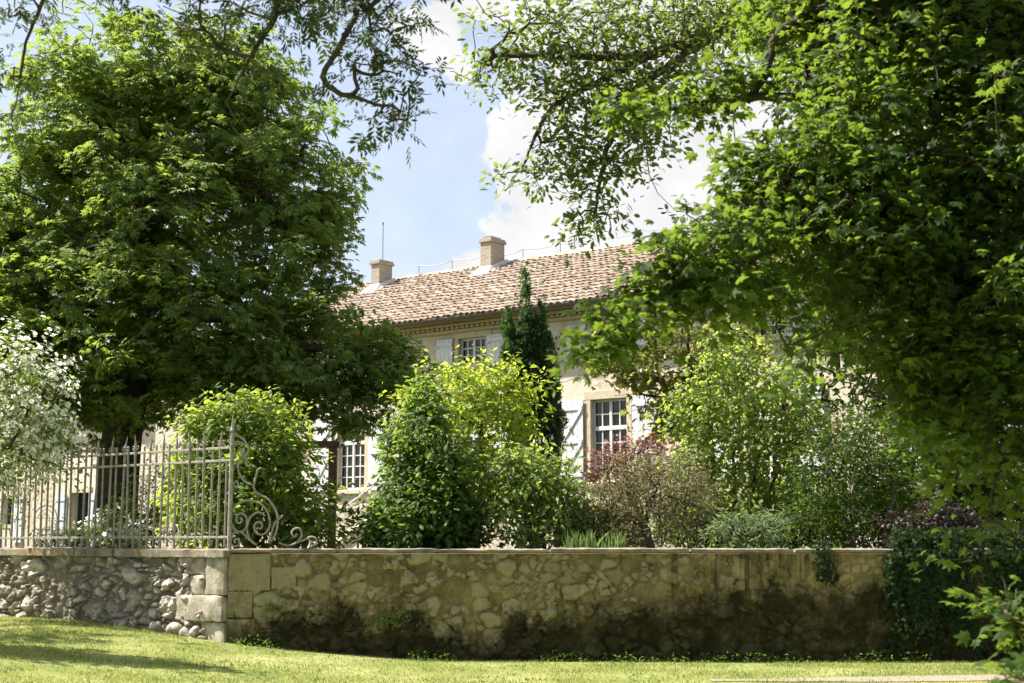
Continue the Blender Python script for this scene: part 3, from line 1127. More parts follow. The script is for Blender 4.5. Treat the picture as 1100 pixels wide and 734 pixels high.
def facade(mb, x0, x1, z0, z1, y, ops, depth=.28):
    xs = sorted({x0, x1, *[a for o in ops for a in (o[0], o[1])]})
    zs = sorted({z0, z1, *[a for o in ops for a in (o[2], o[3])]})
    for i in range(len(xs) - 1):
        for j in range(len(zs) - 1):
            cx, cz = (xs[i] + xs[i + 1]) / 2, (zs[j] + zs[j + 1]) / 2
            if any(o[0] < cx < o[1] and o[2] < cz < o[3] for o in ops):
                continue
            mb.add([(xs[i], y, zs[j]), (xs[i + 1], y, zs[j]), (xs[i + 1], y, zs[j + 1]), (xs[i], y, zs[j + 1])], [(0, 1, 2, 3)])
    for (a, b, c, d) in ops:
        yb = y + depth
        mb.add([(a, y, c), (a, yb, c), (a, yb, d), (a, y, d)], [(0, 1, 2, 3)])
        mb.add([(b, y, c), (b, y, d), (b, yb, d), (b, yb, c)], [(0, 1, 2, 3)])
        mb.add([(a, y, d), (a, yb, d), (b, yb, d), (b, y, d)], [(0, 1, 2, 3)])
        mb.add([(a, y, c), (b, y, c), (b, yb, c), (a, yb, c)], [(0, 1, 2, 3)])


def window(x, z0, z1, w, rows_top, rows_bot, cols=2, ywall=0.0, depth=.11):
    """white casement window with glazing bars; returns its opening"""
    a, b = x - w / 2, x + w / 2
    y = ywall + depth
    f = MB()
    fw = .065
    f.box((a, y, z0), (a + fw, y + .06, z1), .006)
    f.box((b - fw, y, z0), (b, y + .06, z1), .006)
    f.box((a + fw + .001, y, z0), (b - fw - .001, y + .06, z0 + fw), .006)
    f.box((a + fw + .001, y, z1 - fw), (b - fw - .001, y + .06, z1), .006)
    mid = .085
    f.box((x - mid / 2, y - .012, z0 + fw + .001), (x + mid / 2, y + .05, z1 - fw - .001), .008)
    zt = None
    H = z1 - z0 - 2 * fw
    if rows_top:
        ph = (H - .11) / (rows_top + rows_bot)
        zt = z0 + fw + ph * rows_bot
        f.box((a + fw + .001, y - .02, zt), (b - fw - .001, y + .052, zt + .11), .008)
        spans = [(z0 + fw, zt, rows_bot), (zt + .11, z1 - fw, rows_top)]
    else:
        spans = [(z0 + fw, z1 - fw, rows_bot)]
    for (u0, u1) in ((a + fw, x - mid / 2), (x + mid / 2, b - fw)):
        for (v0, v1, r) in spans:
            for k in range(1, cols):
                xx = u0 + (u1 - u0) * k / cols
                f.box((xx - .016, y + .006, v0 + .001), (xx + .016, y + .042, v1 - .001))
            for k in range(1, r):
                zz = v0 + (v1 - v0) * k / r
                f.box((u0 + .001, y + .008, zz - .016), (u1 - .001, y + .040, zz + .016))
    fo = f.build('window', M['white_paint'], house)
    MB().box((a + .01, y + .043, z0 + .01), (b - .01, y + .055, z1 - .01)).build('pane', M['glass'], fo)
    s = MB()
    s.box((a - .12, ywall - .10, z0 - .13), (b + .12, ywall + depth + .02, z0 - .002), .015)
    s.build('sill', M['surround'], fo)
    sr = MB()
    sw = .17
    sr.box((a - sw, ywall - .018, z0), (a + .004, ywall + .10, z1), .008)
    sr.box((b - .004, ywall - .018, z0), (b + sw, ywall + .10, z1), .008)
    sr.box((a - sw - .05, ywall - .022, z1 + .001), (b + sw + .05, ywall + .10, z1 + .24), .008)
    sr.build('surround', M['surround'], fo)
    ops.append((a, b, z0, z1))
    return fo


def shutter(x0, x1, z0, z1, brace, mat='shutter_paint', ywall=0.0, nb=4, ang=0.0, flip=False):
    mb = MB()
    y1 = ywall - .035
    y0 = y1 - .035
    w = (x1 - x0) / nb
    for k in range(nb):
        mb.box((x0 + k * w + .003, y0, z0), (x0 + (k + 1) * w - .003, y1, z1), .004)
    if brace:
        bands = [z0 + .18, (z0 + z1) / 2 - .05, z1 - .28]
        for zb in bands:
            mb.box((x0 + .02, y0 - .026, zb), (x1 - .02, y0 - .001, zb + .11), .004)
        for (za, zb) in ((bands[0] + .11, bands[1]), (bands[1] + .11, bands[2])):
            p0 = np.array([x0 + .07, za])
            p1 = np.array([x1 - .07, zb])
            if flip:
                p0[0], p1[0] = p1[0], p0[0]
            dd = p1 - p0
            L = np.linalg.norm(dd)
            dd /= L
            nn = np.array([-dd[1], dd[0]]) * .045
            q = [p0 - nn, p0 + nn, p1 + nn, p1 - nn]
            v = [(a[0], y0 - .0245, a[1]) for a in q] + [(a[0], y0 - .001, a[1]) for a in q]
            mb.add(v, [(0, 1, 2, 3), (7, 6, 5, 4), (0, 4, 5, 1), (1, 5, 6, 2), (2, 6, 7, 3), (3, 7, 4, 0)])
    else:
        for zb in (z0 + .1, z1 - .2):
            mb.box((x0 + .02, y0 - .02, zb), (x1 - .02, y0 - .001, zb + .09), .004)
    o = mb.build('shutter', M[mat], house)
    for zb in (z0 + .22, z1 - .24):
        MB().box((x0 - .03, y0 - .04, zb), (x0 + .10, y0 - .028, zb + .035)).build('hinge', M['shutter_paint'], o)
    return o


# raised ground floor
LZ0, LZ1 = 1.80, 4.02
UZ0, UZ1 = 5.28, 6.10
x1 = x_at(654, 0, 3)
x2 = x_at(377, 0, 2.6)
x3 = x_at(507, 0, 5.7)
bay = x1 - x3
xw_low = [x1, x3, x2, x1 + bay, x1 + 2 * bay, x2 - bay]
xw_up = [x1, x3, x2, x1 + bay, x1 + 2 * bay, x2 - bay]
for xx in xw_low:
    window(xx, LZ0, LZ1, 1.16, 2, 4)
    shutter(xx - .58 - .21 - .74, xx - .58 - .21, LZ0 - .03, LZ1 + .02, True, flip=False)
    shutter(xx + .58 + .21, xx + .58 + .21 + .74, LZ0 - .03, LZ1 + .02, True, flip=True)
for xx in xw_up:
    window(xx, UZ0, UZ1, 1.02, 0, 3)
    shutter(xx - .51 - .18 - .62, xx - .51 - .18, UZ0 - .06, UZ1 + .01, False)
    shutter(xx + .51 + .10, xx + .51 + .10 + .62, UZ0 - .06, UZ1 + .01, False)
    kb = MB()
    kb.box((xx - .13, -.034, UZ1 + .02), (xx + .13, -.023, UZ1 + .21), .006)
    kb.build('keystone', M['surround'], house)
mb = MB()
facade(mb, XL, XR, -.3, WT, 0, ops)
mb.add([(XL, 0, -.3), (XL, DEP, -.3), (XL, DEP, WT), (XL, 0, WT)], [(3, 2, 1, 0)])
mb.add([(XR, 0, -.3), (XR, DEP, -.3), (XR, DEP, WT), (XR, 0, WT)], [(0, 1, 2, 3)])
mb.add([(XL, DEP, -.3), (XR, DEP, -.3), (XR, DEP, WT), (XL, DEP, WT)], [(3, 2, 1, 0)])
mb.build('wall', M['plaster'], house)

# cornice of corbelled tiles under the eave
mb = MB()
mb.box((XL - .12, -.10, WT - .02), (XR + .12, -.004, WT + .075))
mb.box((XL - .22, -.22, WT + .16), (XR + .22, -.006, WT + .235))
for row, (yy, zz) in enumerate(((-.17, WT + .08), (-.31, WT + .24))):
    x = XL - .2 + row * .09
    while x < XR + .2:
        th = np.linspace(0, pi, 7)
        q = []
        for dy in (yy, -.002):
            q += [(x + .082 * cos(t), dy, zz + .075 * sin(t)) for t in th]
        f = [(k, k + 1, k + 8, k + 7) for k in range(6)]
        mb.add(q, f, [tuple(range(7))[::-1]])
        x += .19
mb.build('cornice', M['ochre'], house)

# roof
RIDGE_Y = DEP / 2
RISE = (RIDGE_Y + OV) * .485
SL = math.hypot(RIDGE_Y + OV, RISE)
ca, sa = (RIDGE_Y + OV) / SL, RISE / SL
RX0, RX1 = XL - OV, XR + OV
HIPL = RIDGE_Y + OV
ZR = EV + RISE
mb = MB()
e = .02
A = [(RX0, -OV, EV), (RX1, -OV, EV), (RX1 - HIPL, RIDGE_Y, ZR), (RX0 + HIPL, RIDGE_Y, ZR), (RX0, DEP + OV, EV), (RX1, DEP + OV, EV)]
mb.add(A, [(0, 1, 2, 3), (5, 4, 3, 2)], [(4, 0, 3), (1, 5, 2)])
B = [(a[0], a[1], EV - .06) for a in (A[0], A[1], A[5], A[4])]
mb.add(B, [(3, 2, 1, 0)])
for (p, q) in ((A[0], A[1]), (A[1], A[5]), (A[5], A[4]), (A[4], A[0])):
    mb.add([(p[0], p[1], EV - .06), (q[0], q[1], EV - .06), q, p], [(0, 1, 2, 3)])
roof = mb.build('roof', M['tile_bed'], house)


def tiles(mb, x0, x1, hipl, hipr, slope_len, to3, seed, tw=.215, tl=.34, r=.098):
    """canal tiles: covers over channels, courses overlapping, all a little out of line"""
    rng = np.random.default_rng(seed)
    th = np.linspace(0, pi, 6)
    ncol = int((x1 - x0) / tw)
    V = []
    F4 = []
    n = 0
    for i in range(ncol):
        xc = x0 + (i + .5) * tw
        smax = slope_len
        if hipl:
            smax = min(smax, (xc - x0) / ca)
        if hipr:
            smax = min(smax, (x1 - xc) / ca)
        off = rng.uniform(0, .10)
        srow = -off
        while srow < smax - .05:
            s1 = min(srow + tl * 1.25, smax + .05)
            jx = rng.normal(0, .014)
            jr = rng.normal(0, .012)
            lift = rng.uniform(0, .012)
            r0 = r * rng.uniform(.95, 1.1)
            r1 = r0 * .82
            pts = []
            for (ss, rr, hh) in ((max(srow, -.06), r0, .038 + lift), (s1, r1, .004)):
                for t in th:
                    pts.append(to3(xc + jx + (jr if ss > srow + .1 else 0) + rr * cos(t), ss, hh + rr * .95 * sin(t)))
            # front lip thickness
            for t in th:
                pts.append(to3(xc + jx + r0 * .82 * cos(t), max(srow, -.06), .036 + lift + r0 * .74 * sin(t)))
            V += pts
            for k in range(5):
                F4.append((n + k, n + k + 1, n + k + 7, n + k + 6))
                F4.append((n + k + 1, n + k, n + 12 + k, n + 12 + k + 1))
            n += 18
            srow += tl
    mb.add(np.array(V), np.array(F4))


def sag(x, s):
    return .012 * sin(x * .9 + 1.3 * s) + .016 * sin(x * .37 + .5) * sin(s * 1.1) + .009 * sin(x * 2.3 - s * 1.7)


mb = MB()
tiles(mb, RX0, RX1, True, True, SL, lambda x, s, h: (x, -OV + s * ca - (h + sag(x, s)) * sa, EV + s * sa + (h + sag(x, s)) * ca), 4)
mb.build('tiles', M['tile'], roof)
# left hip end
mb = MB()
tiles(mb, -OV, DEP + OV, True, True, SL, lambda x, s, h: (RX0 + s * ca - h * sa, DEP - x, EV + s * sa + h * ca), 6)
mb.build('hip_tiles', M['tile'], roof)
# mortar in the mouths of the eave tiles
mb = MB()
x = RX0 + .5 * .215
while x < RX1:
    th = np.linspace(0, pi, 7)
    mb.add([(x + .07 * cos(t), -OV - .025, EV + .03 + .06 * sin(t)) for t in th], [tuple(range(7))[::-1]])
    x += .215
mb.build('eave_mortar', M['mortar'], roof)


def cover_run(mb, p0, p1, r=.13, step=.36, seed=0):
    rng = np.random.default_rng(seed)
    p0 = np.array(p0, float)
    p1 = np.array(p1, float)
    L = np.linalg.norm(p1 - p0)
    d = (p1 - p0) / L
    side = np.cross(d, (0, 0, 1))
    side /= np.linalg.norm(side)
    up = np.cross(side, d)
    th = np.linspace(0, pi, 7)
    for k in range(int(L / step)):
        a = p0 + d * k * step
        b = p0 + d * (k * step + step * 1.2)
        o_ = rng.normal(0, .012)
        v = [a + side * (r * cos(t) + o_) + up * (r * .8 * sin(t) + .03) for t in th] + [b + side * (r * .85 * cos(t) + o_) + up * (r * .68 * sin(t) + .005) for t in th]
        mb.add(v, [(i, i + 1, i + 8, i + 7) for i in range(6)])


mb = MB()
cover_run(mb, A[3], A[2], .15, .38, 1)
cover_run(mb, A[0], A[3], .14, .36, 2)
cover_run(mb, A[4], A[3], .14, .36, 3)
mb.build('ridge_tiles', M['tile'], roof)
mb = MB()
mb.box((A[3][0], RIDGE_Y - .17, ZR - .05), (A[2][0], RIDGE_Y + .17, ZR + .055), .02)
mb.build('ridge_mortar', M['mortar'], roof)

# gutter under the tile ends
mb = MB()
th = np.linspace(pi, 2 * pi, 7)
v = []
for xx in (RX0, RX1):
    v += [(xx, -OV - .05 + .062 * cos(t), EV + .015 + .062 * sin(t)) for t in th]
mb.add(v, [(k, k + 1, k + 8, k + 7) for k in range(6)])
v2 = [(p[0], -OV - .05 + (p[1] + OV + .05) * .9, EV + .015 + (p[2] - EV - .015) * .9) for p in v]
mb.add(v2, [(k + 7, k + 8, k + 1, k) for k in range(6)])
mb.build('gutter', M['zinc'], house, smooth=True)


def chimney(px, wx, wy, yloc, top, cap, name='chimney', rusty=False):
    z0 = EV + (yloc + OV) * .485
    x = x_at(px, yloc, z0 + .5)
    mb = MB()
    mb.box((x - wx / 2, yloc - wy / 2, z0 - .4), (x + wx / 2, yloc + wy / 2, top - .16), .012)
    o = mb.build('chimney', M['chimney'], roof)
    c = MB()
    c.box((x - wx / 2 - cap, yloc - wy / 2 - cap, top - .158), (x + wx / 2 + cap, yloc + wy / 2 + cap, top - .06), .015)
    c.box((x - wx / 2 - cap * .5, yloc - wy / 2 - cap * .5, top - .058), (x + wx / 2 + cap * .5, yloc + wy / 2 + cap * .5, top), .015)
    c.build('chimney_cap', M['chimney'], o)
    fl = MB()
    # mortar flashing skirt on the slope
    zs = lambda y: EV + (y + OV) * .485 + .12
    a, b = x - wx / 2 - .16, x + wx / 2 + .16
    y0, y1 = yloc - wy / 2 - .42, yloc + wy / 2 + .1
    tz = zs(yloc - wy / 2) + .16
    v = [(a, y0, zs(y0)), (b, y0, zs(y0)), (b, y1, zs(y1)), (a, y1, zs(y1)), (x - wx / 2 - .01, yloc - wy / 2 - .01, tz), (x + wx / 2 + .01, yloc - wy / 2 - .01, tz), (x + wx / 2 + .01, y1, zs(y1) + .1), (x - wx / 2 - .01, y1, zs(y1) + .1)]
    fl.add(v, [(0, 1, 5, 4), (1, 2, 6, 5), (3, 0, 4, 7)])
    fl.build('flashing', M['mortar'], o)
    return o, x


ch1, cx1 = chimney(529, .46, .72, RIDGE_Y - .55, ZR + .80, .05)
ch2, cx2 = chimney(410, .40, .66, RIDGE_Y - .75, ZR + .62, .06)
t = MB()
t.box((cx1 - .2, RIDGE_Y - .85, ZR + .83), (cx1 + .16, RIDGE_Y - .3, ZR + .86), .005)
t.box((cx1 - .16, RIDGE_Y - .75, ZR + .80), (cx1 - .1, RIDGE_Y - .69, ZR + .829))
t.box((cx1 + .08, RIDGE_Y - .45, ZR + .80), (cx1 + .13, RIDGE_Y - .4, ZR + .829))
t.build('cap_slab', M['tile'], ch1)
t = MB()
t.tube([(cx2 + .04, RIDGE_Y - .75, ZR + .5), (cx2 + .04, RIDGE_Y - .75, ZR + 1.95)], .014, 5)
t.tube([(cx2 + .04, RIDGE_Y - .75, ZR + 1.93), (cx2 + .04, RIDGE_Y - .75, ZR + 2.0)], .028, 6)
t.build('antenna', M['zinc'], ch2)
# lightning conductor on little stands along the ridge
t = MB()
xa = x_at(450, RIDGE_Y, ZR)
xs = np.linspace(xa, XR - 8, 13)
pts = []
for i_ in range(len(xs) - 1):
    for q in np.linspace(0, 1, 6, endpoint=False):
        pts.append((xs[i_] + (xs[i_ + 1] - xs[i_]) * q, RIDGE_Y, ZR + .44 - .07 * 4 * q * (1 - q) + .02 * sin(i_ * 2.3)))
t.tube(pts, .013, 5)
for i_, xx in enumerate(xs[:-1]):
    t.tube([(xx, RIDGE_Y, ZR + .05), (xx, RIDGE_Y, ZR + .45 + .02 * sin(i_ * 2.3))], .011, 5)
t.build('ridge_wire', M['zinc'], roof)

# lower wing on the far left, behind the fence and the chestnut
wing = empty('house_wing', hw(XL - 8, 0, 0), HA)
tag(wing, 'lower house wing with pale blue shutters seen through the iron fence', 'house')
WX0, WX1 = -9.0, 7.9            # local x about the wing's own base
WY = .35
wops = []
xd = x_at(85, WY, 1) - (XL - 8)
wops.append((xd - .55, xd + .55, .02, 2.02))
xu = x_at(128, WY, 3.6) - (XL - 8)
wops.append((xu - .45, xu + .45, 3.0, 4.3))
xv = x_at(8, WY, 1.2) - (XL - 8)
wops.append((xv - .45, xv + .45, .9, 2.0))
mb = MB()
facade(mb, WX0, WX1, -.3, 5.0, WY, wops)
mb.add([(WX0, WY, -.3), (WX0, 8, -.3), (WX0, 8, 5.0), (WX0, WY, 5.0)], [(3, 2, 1, 0)])
mb.add([(WX0, 8, -.3), (WX1, 8, -.3), (WX1, 8, 5), (WX0, 8, 5)], [(3, 2, 1, 0)])
mb.build('wall', M['plaster'], wing)
mb = MB()
mb.add([(WX0 - .4, -.1, 5.0), (WX1, -.1, 5.0), (WX1, 4, 6.6), (WX0 - .4, 4, 6.6), (WX1, 8.3, 5), (WX0 - .4, 8.3, 5)], [(0, 1, 2, 3), (3, 2, 4, 5)])
wr_ = mb.build('roof', M['tile_bed'], wing)
mb = MB()
c_, s_ = ca, sa
ca, sa = 4.1 / math.hypot(4.1, 1.6), 1.6 / math.hypot(4.1, 1.6)
tiles(mb, WX0 - .4, WX1, False, False, math.hypot(4.1, 1.6), lambda x, s, h: (x, -.1 + s * ca - h * sa, 5.02 + s * sa + h * ca), 14)
ca, sa = c_, s_
mb.build('tiles', M['tile'], wr_)


def wing_window(op, dark=True):
    a, b, c, d = op
    f = MB()
    y = WY + .18
    f.box((a, y, c), (a + .06, y + .05, d), .004)
    f.box((b - .06, y, c), (b, y + .05, d), .004)
    f.box((a + .061, y, d - .06), (b - .061, y + .05, d), .004)
    f.box(((a + b) / 2 - .03, y, c), ((a + b) / 2 + .03, y + .05, d - .061), .004)
    o = f.build('window', M['white_paint'], wing)
    MB().box((a, y + .06, c), (b, y + .07, d)).build('pane', M['glass'], o)


# a near-black panel in the doorway stands in for the unlit inside
a, b, c, d = wops[0]
f = MB()
f.box((a - .14, WY - .03, 0), (a - .002, WY + .12, d + .0), .008)
f.box((b + .002, WY - .03, 0), (b + .14, WY + .12, d + .0), .008)
f.box((a - .18, WY - .035, d + .002), (b + .18, WY + .12, d + .2), .008)
dr_ = f.build('door_frame', M['surround'], wing)
MB().box((a, WY + .27, 0), (b, WY + .3, d)).build('doorway_shade', M['dark_room'], dr_)
wing_window(wops[1])
wing_window(wops[2])


def wing_shutter(x0, x1, z0, z1, mat):
    mb = MB()
    n = 4
    w = (x1 - x0) / n
    for k in range(n):
        mb.box((x0 + k * w + .003, WY - .075, z0), (x0 + (k + 1) * w - .003, WY - .04, z1), .004)
    for zb in (z0 + .15, (z0 + z1) / 2, z1 - .25):
        mb.box((x0 + .02, WY - .098, zb), (x1 - .02, WY - .076, zb + .1), .004)
    mb.build('shutter', M[mat], wing)


wing_shutter(a - .85, a - .16, .05, 1.98, 'blue_paint')
wing_shutter(b + .16, b + .85, .05, 1.98, 'blue_paint')
wing_shutter(wops[1][1] + .06, wops[1][1] + .62, 2.98, 4.32, 'shutter_paint')
wing_shutter(wops[1][0] - .62, wops[1][0] - .06, 2.98, 4.32, 'shutter_paint')
wing_shutter(wops[2][1] + .06, wops[2][1] + .62, .2, 2.0, 'shutter_paint')
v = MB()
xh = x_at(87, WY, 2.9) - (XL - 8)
v.box((xh - .10, WY - .012, 2.75), (xh + .10, WY - .002, 2.97))  # near-black plate on the wall, painted shade of a small square hole
v.build('hole_shade', M['dark_room'], wing)

# ------------------------------------------------------------------ stair with railing up to the raised ground floor
st = empty('stone_stair', hw(x_at(360, -1.1, .2), -1.1, 0), HA)
tag(st, 'outside stone stair with white iron railing against the house wall', 'stair')
nst = 11
tr, ri = .30, .165
for k in range(nst):
    mb = MB()
    mb.box((k * tr, .0, 0 if k < 1 else k * ri - .05), ((k + 1) * tr + .03, 1.0, (k + 1) * ri), .012)
    mb.build('step', M['stone_step'], st)
mb = MB()
v = [(0, .02, 0), (nst * tr + .6, .02, 0), (nst * tr + .6, .02, nst * ri - .05), ((nst - 1) * tr, .02, nst * ri - .05), (0, .02, .0)]
mb.add([(0.05, .03, 0), (nst * tr, .03, 0), (nst * tr, .03, nst * ri - .06), (0.05, .99, 0), (nst * tr, .99, 0), (nst * tr, .99, nst * ri - .06)], [(0, 1, 2), (5, 4, 3)], [(1, 4, 5, 2), (0, 2, 5, 3)])
mb.build('stair_body', M['plaster'], st)
mb = MB()
mb.tube([(-.1, -.03, .08), (nst * tr, -.03, nst * ri + .06)], .055, 6)
mb.build('stringer', M['surround'], st)
mb = MB()
mb.tube([(-.1, -.03, .98), (nst * tr, -.03, nst * ri + .94), (nst * tr + .4, -.03, nst * ri + .94)], .022, 6)
for k in range(nst * 2 + 1):
    x = -.05 + k * tr / 2
    mb.tube([(x, -.03, .08 + x * ri / tr), (x, -.03, .98 + x * ri / tr)], .008, 4)
mb.build('railing', M['white_paint'], st)

# brown timber frame in front of the house
pp = P(356, 583, 27.0)
tf = empty('timber_frame', (pp[0], pp[1], GZ))
tag(tf, 'dark brown timber post and beam frame behind the clipped bush', 'frame')
ztop = P(356, 474, 27)[2] - GZ
mb = MB()
mb.box((-.075, -.075, 0), (.075, .075, ztop - .13), .008)
mb.build('post', M['brown_wood'], tf)
xl = P(322, 478, 27)[0] - pp[0]
mb = MB()
mb.box((xl - .2, -.08, ztop - .128), (.11, .08, ztop), .008)
mb.build('beam', M['brown_wood'], tf)
mb = MB()
mb.box((xl - .11, -.075, 0), (xl + .03, .075, ztop - .13), .008)
mb.build('post', M['brown_wood'], tf)


# ------------------------------------------------------------------ leaves
def fan(outline, centre, zc=0.0, droop=.12):
    o = np.array([(x, y, -droop * (x * x * 2 + max(0, y - centre[1]) ** 2 * 2)) for x, y in outline])
    v = np.concatenate([[(centre[0], centre[1], zc)], o])
    n = len(outline)
    f = [(0, 1 + i, 1 + (i + 1) % n) for i in range(n)]
    return v, np.array(f)


def merge(parts):
    V, F, n = [], [], 0
    for v, f in parts:
        V.append(v)
        F.append(f + n)
        n += len(v)
    return np.concatenate(V), np.concatenate(F)


def blade(base, d, length, width, droop=.15, fold=.12):
    """one pointed leaflet: midrib with two folded halves"""
    base = np.array(base, float)
    d = np.array([d[0], d[1], 0.0])
    d = d / np.linalg.norm(d)
    s = np.array([d[1], -d[0], 0])
    tip = base + d * length + np.array([0, 0, -droop * length])
    m = base + d * length * .5 + np.array([0, 0, -.2 * droop * length])
    up = np.array([0, 0, fold * width])
    return np.array([base, m + s * width + up, tip, m - s * width + up]), np.array([(0, 1, 2), (0, 2, 3)])


T = {}
ml = []
for ang, r in [(0, .56), (14, .38), (26, .27), (40, .42), (53, .52), (66, .36), (84, .24), (102, .30), (118, .36), (140, .24), (165, .34)]:
    ml.append((ang, r))
outl = [(sin(radians(a)) * r, .42 + cos(radians(a)) * r) for a, r in ml] + [(0, .10)] + [(-sin(radians(a)) * r, .42 + cos(radians(a)) * r) for a, r in ml[::-1][:-1]]
T['maple'] = fan(outl, (0, .42), .03, .3)
outl = [(0, 1), (.10, .92), (.20, .80), (.15, .70), (.26, .58), (.18, .48), (.22, .34), (.10, .22), (.05, .05), (0, 0)]
T['oak'] = fan(outl + [(-x, y) for x, y in outl[1:-1]][::-1], (0, .5), .03, .3)
T['palm'] = merge([blade((0, 0, 0), (sin(radians(a)), cos(radians(a))), l, l * .17, .32) for a, l in ((0, 1), (38, .94), (-38, .94), (76, .76), (-76, .76), (118, .5), (-118, .5))])
pn = [blade((0, .62, 0), (0, 1), .42, .07, .1)]
for y, l in ((.15, .34), (.32, .40), (.49, .40)):
    for s in (-1, 1):
        pn.append(blade((0, y, 0), (s * .8, .6), l, l * .17, .15))
T['pinnate'] = merge(pn)
T['simple'] = blade((0, 0, 0), (0, 1), 1, .24, .2)
T['narrow'] = blade((0, 0, 0), (0, 1), 1, .12, .25)
T['round'] = fan([(0, 1), (.25, .88), (.36, .6), (.3, .25), (0, 0), (-.3, .25), (-.36, .6), (-.25, .88)], (0, .5), .04, .25)
T['oval'] = fan([(0, 1), (.15, .82), (.21, .52), (.13, .2), (0, 0), (-.13, .2), (-.21, .52), (-.15, .82)], (0, .5), .04, .35)
T['sprig'] = merge([blade((0, 0, 0), (0, 1), 1, .22, .2)] + [blade((0, .0, 0), (s * .75, .7), .85, .19, .2) for s in (-1, 1)] + [blade((0, .02, .0), (s * 1, .1), .7, .16, .3) for s in (-1, 1)])
T['needle'] = merge([blade((0, 0, 0), (0, 1), 1, .09, 0.0), blade((0, .2, 0), (.45, .9), .6, .07, 0.0), blade((0, .2, 0), (-.45, .9), .6, .07, 0.0)])
fl = []
for k in range(5):
    a = k * 2 * pi / 5
    fl.append(blade((0, 0, 0), (sin(a), cos(a)), .5, .22, -.1))
T['flower'] = merge(fl)


def unit(a):
    return a / (np.linalg.norm(a, axis=-1, keepdims=True) + 1e-9)


def place(mb, tmpl, pos, nrm, tip, size):
    v, f = T[tmpl]
    nrm = unit(nrm)
    tip = unit(tip - nrm * np.sum(tip * nrm, -1, keepdims=True))
    side = np.cross(tip, nrm)
    n = len(pos)
    R = side[:, None, :] * v[None, :, 0:1] + tip[:, None, :] * v[None, :, 1:2] + nrm[:, None, :] * v[None, :, 2:3]
    V = pos[:, None, :] + R * size[:, None, None]
    k = len(v)
    F = (f[None] + (np.arange(n) * k)[:, None, None]).reshape(-1, f.shape[1])
    mb.add(V.reshape(-1, 3), F)


def edge_tubes(mb, p0, p1, r0, r1, rng, n=5):
    m = len(p0)
    if m == 0:
        return
    d = p1 - p0
    L = np.linalg.norm(d, axis=1, keepdims=True) + 1e-6
    dn = d / L
    up = np.where(np.abs(dn[:, 2:3]) < .9, np.array([[0, 0, 1.0]]), np.array([[1.0, 0, 0]]))
    a = unit(np.cross(dn, up))
    b = np.cross(dn, a)
    mid = (p0 + p1) / 2 + (a * rng.normal(0, .07, (m, 1)) + b * rng.normal(0, .07, (m, 1))) * L
    th = np.arange(n) * 2 * pi / n
    ring = np.cos(th)[None, :, None] * a[:, None] + np.sin(th)[None, :, None] * b[:, None]
    R0, R1 = r0[:, None, None], r1[:, None, None]
    V = np.concatenate([(p0 - dn * np.minimum(r0[:, None], L * .3))[:, None] + ring * R0, mid[:, None] + ring * (R0 + R1) / 2, p1[:, None] + ring * R1], 1)
    k = np.arange(n)
    k2 = (k + 1) % n
    f = np.concatenate([np.stack([k, k2, n + k2, n + k], -1), np.stack([n + k, n + k2, 2 * n + k2, 2 * n + k], -1)])
    F = (f[None] + (np.arange(m) * 3 * n)[:, None, None]).reshape(-1, 4)
    mb.add(V.reshape(-1, 3), F)


def lobe(px, py, Y, rpx, rpy, ry=None, w=1.0):
    k = Y / FPX
    return (P(px, py, Y), np.array([rpx * k, ry if ry is not None else (rpx + rpy) / 2 * k, rpy * k]), w)


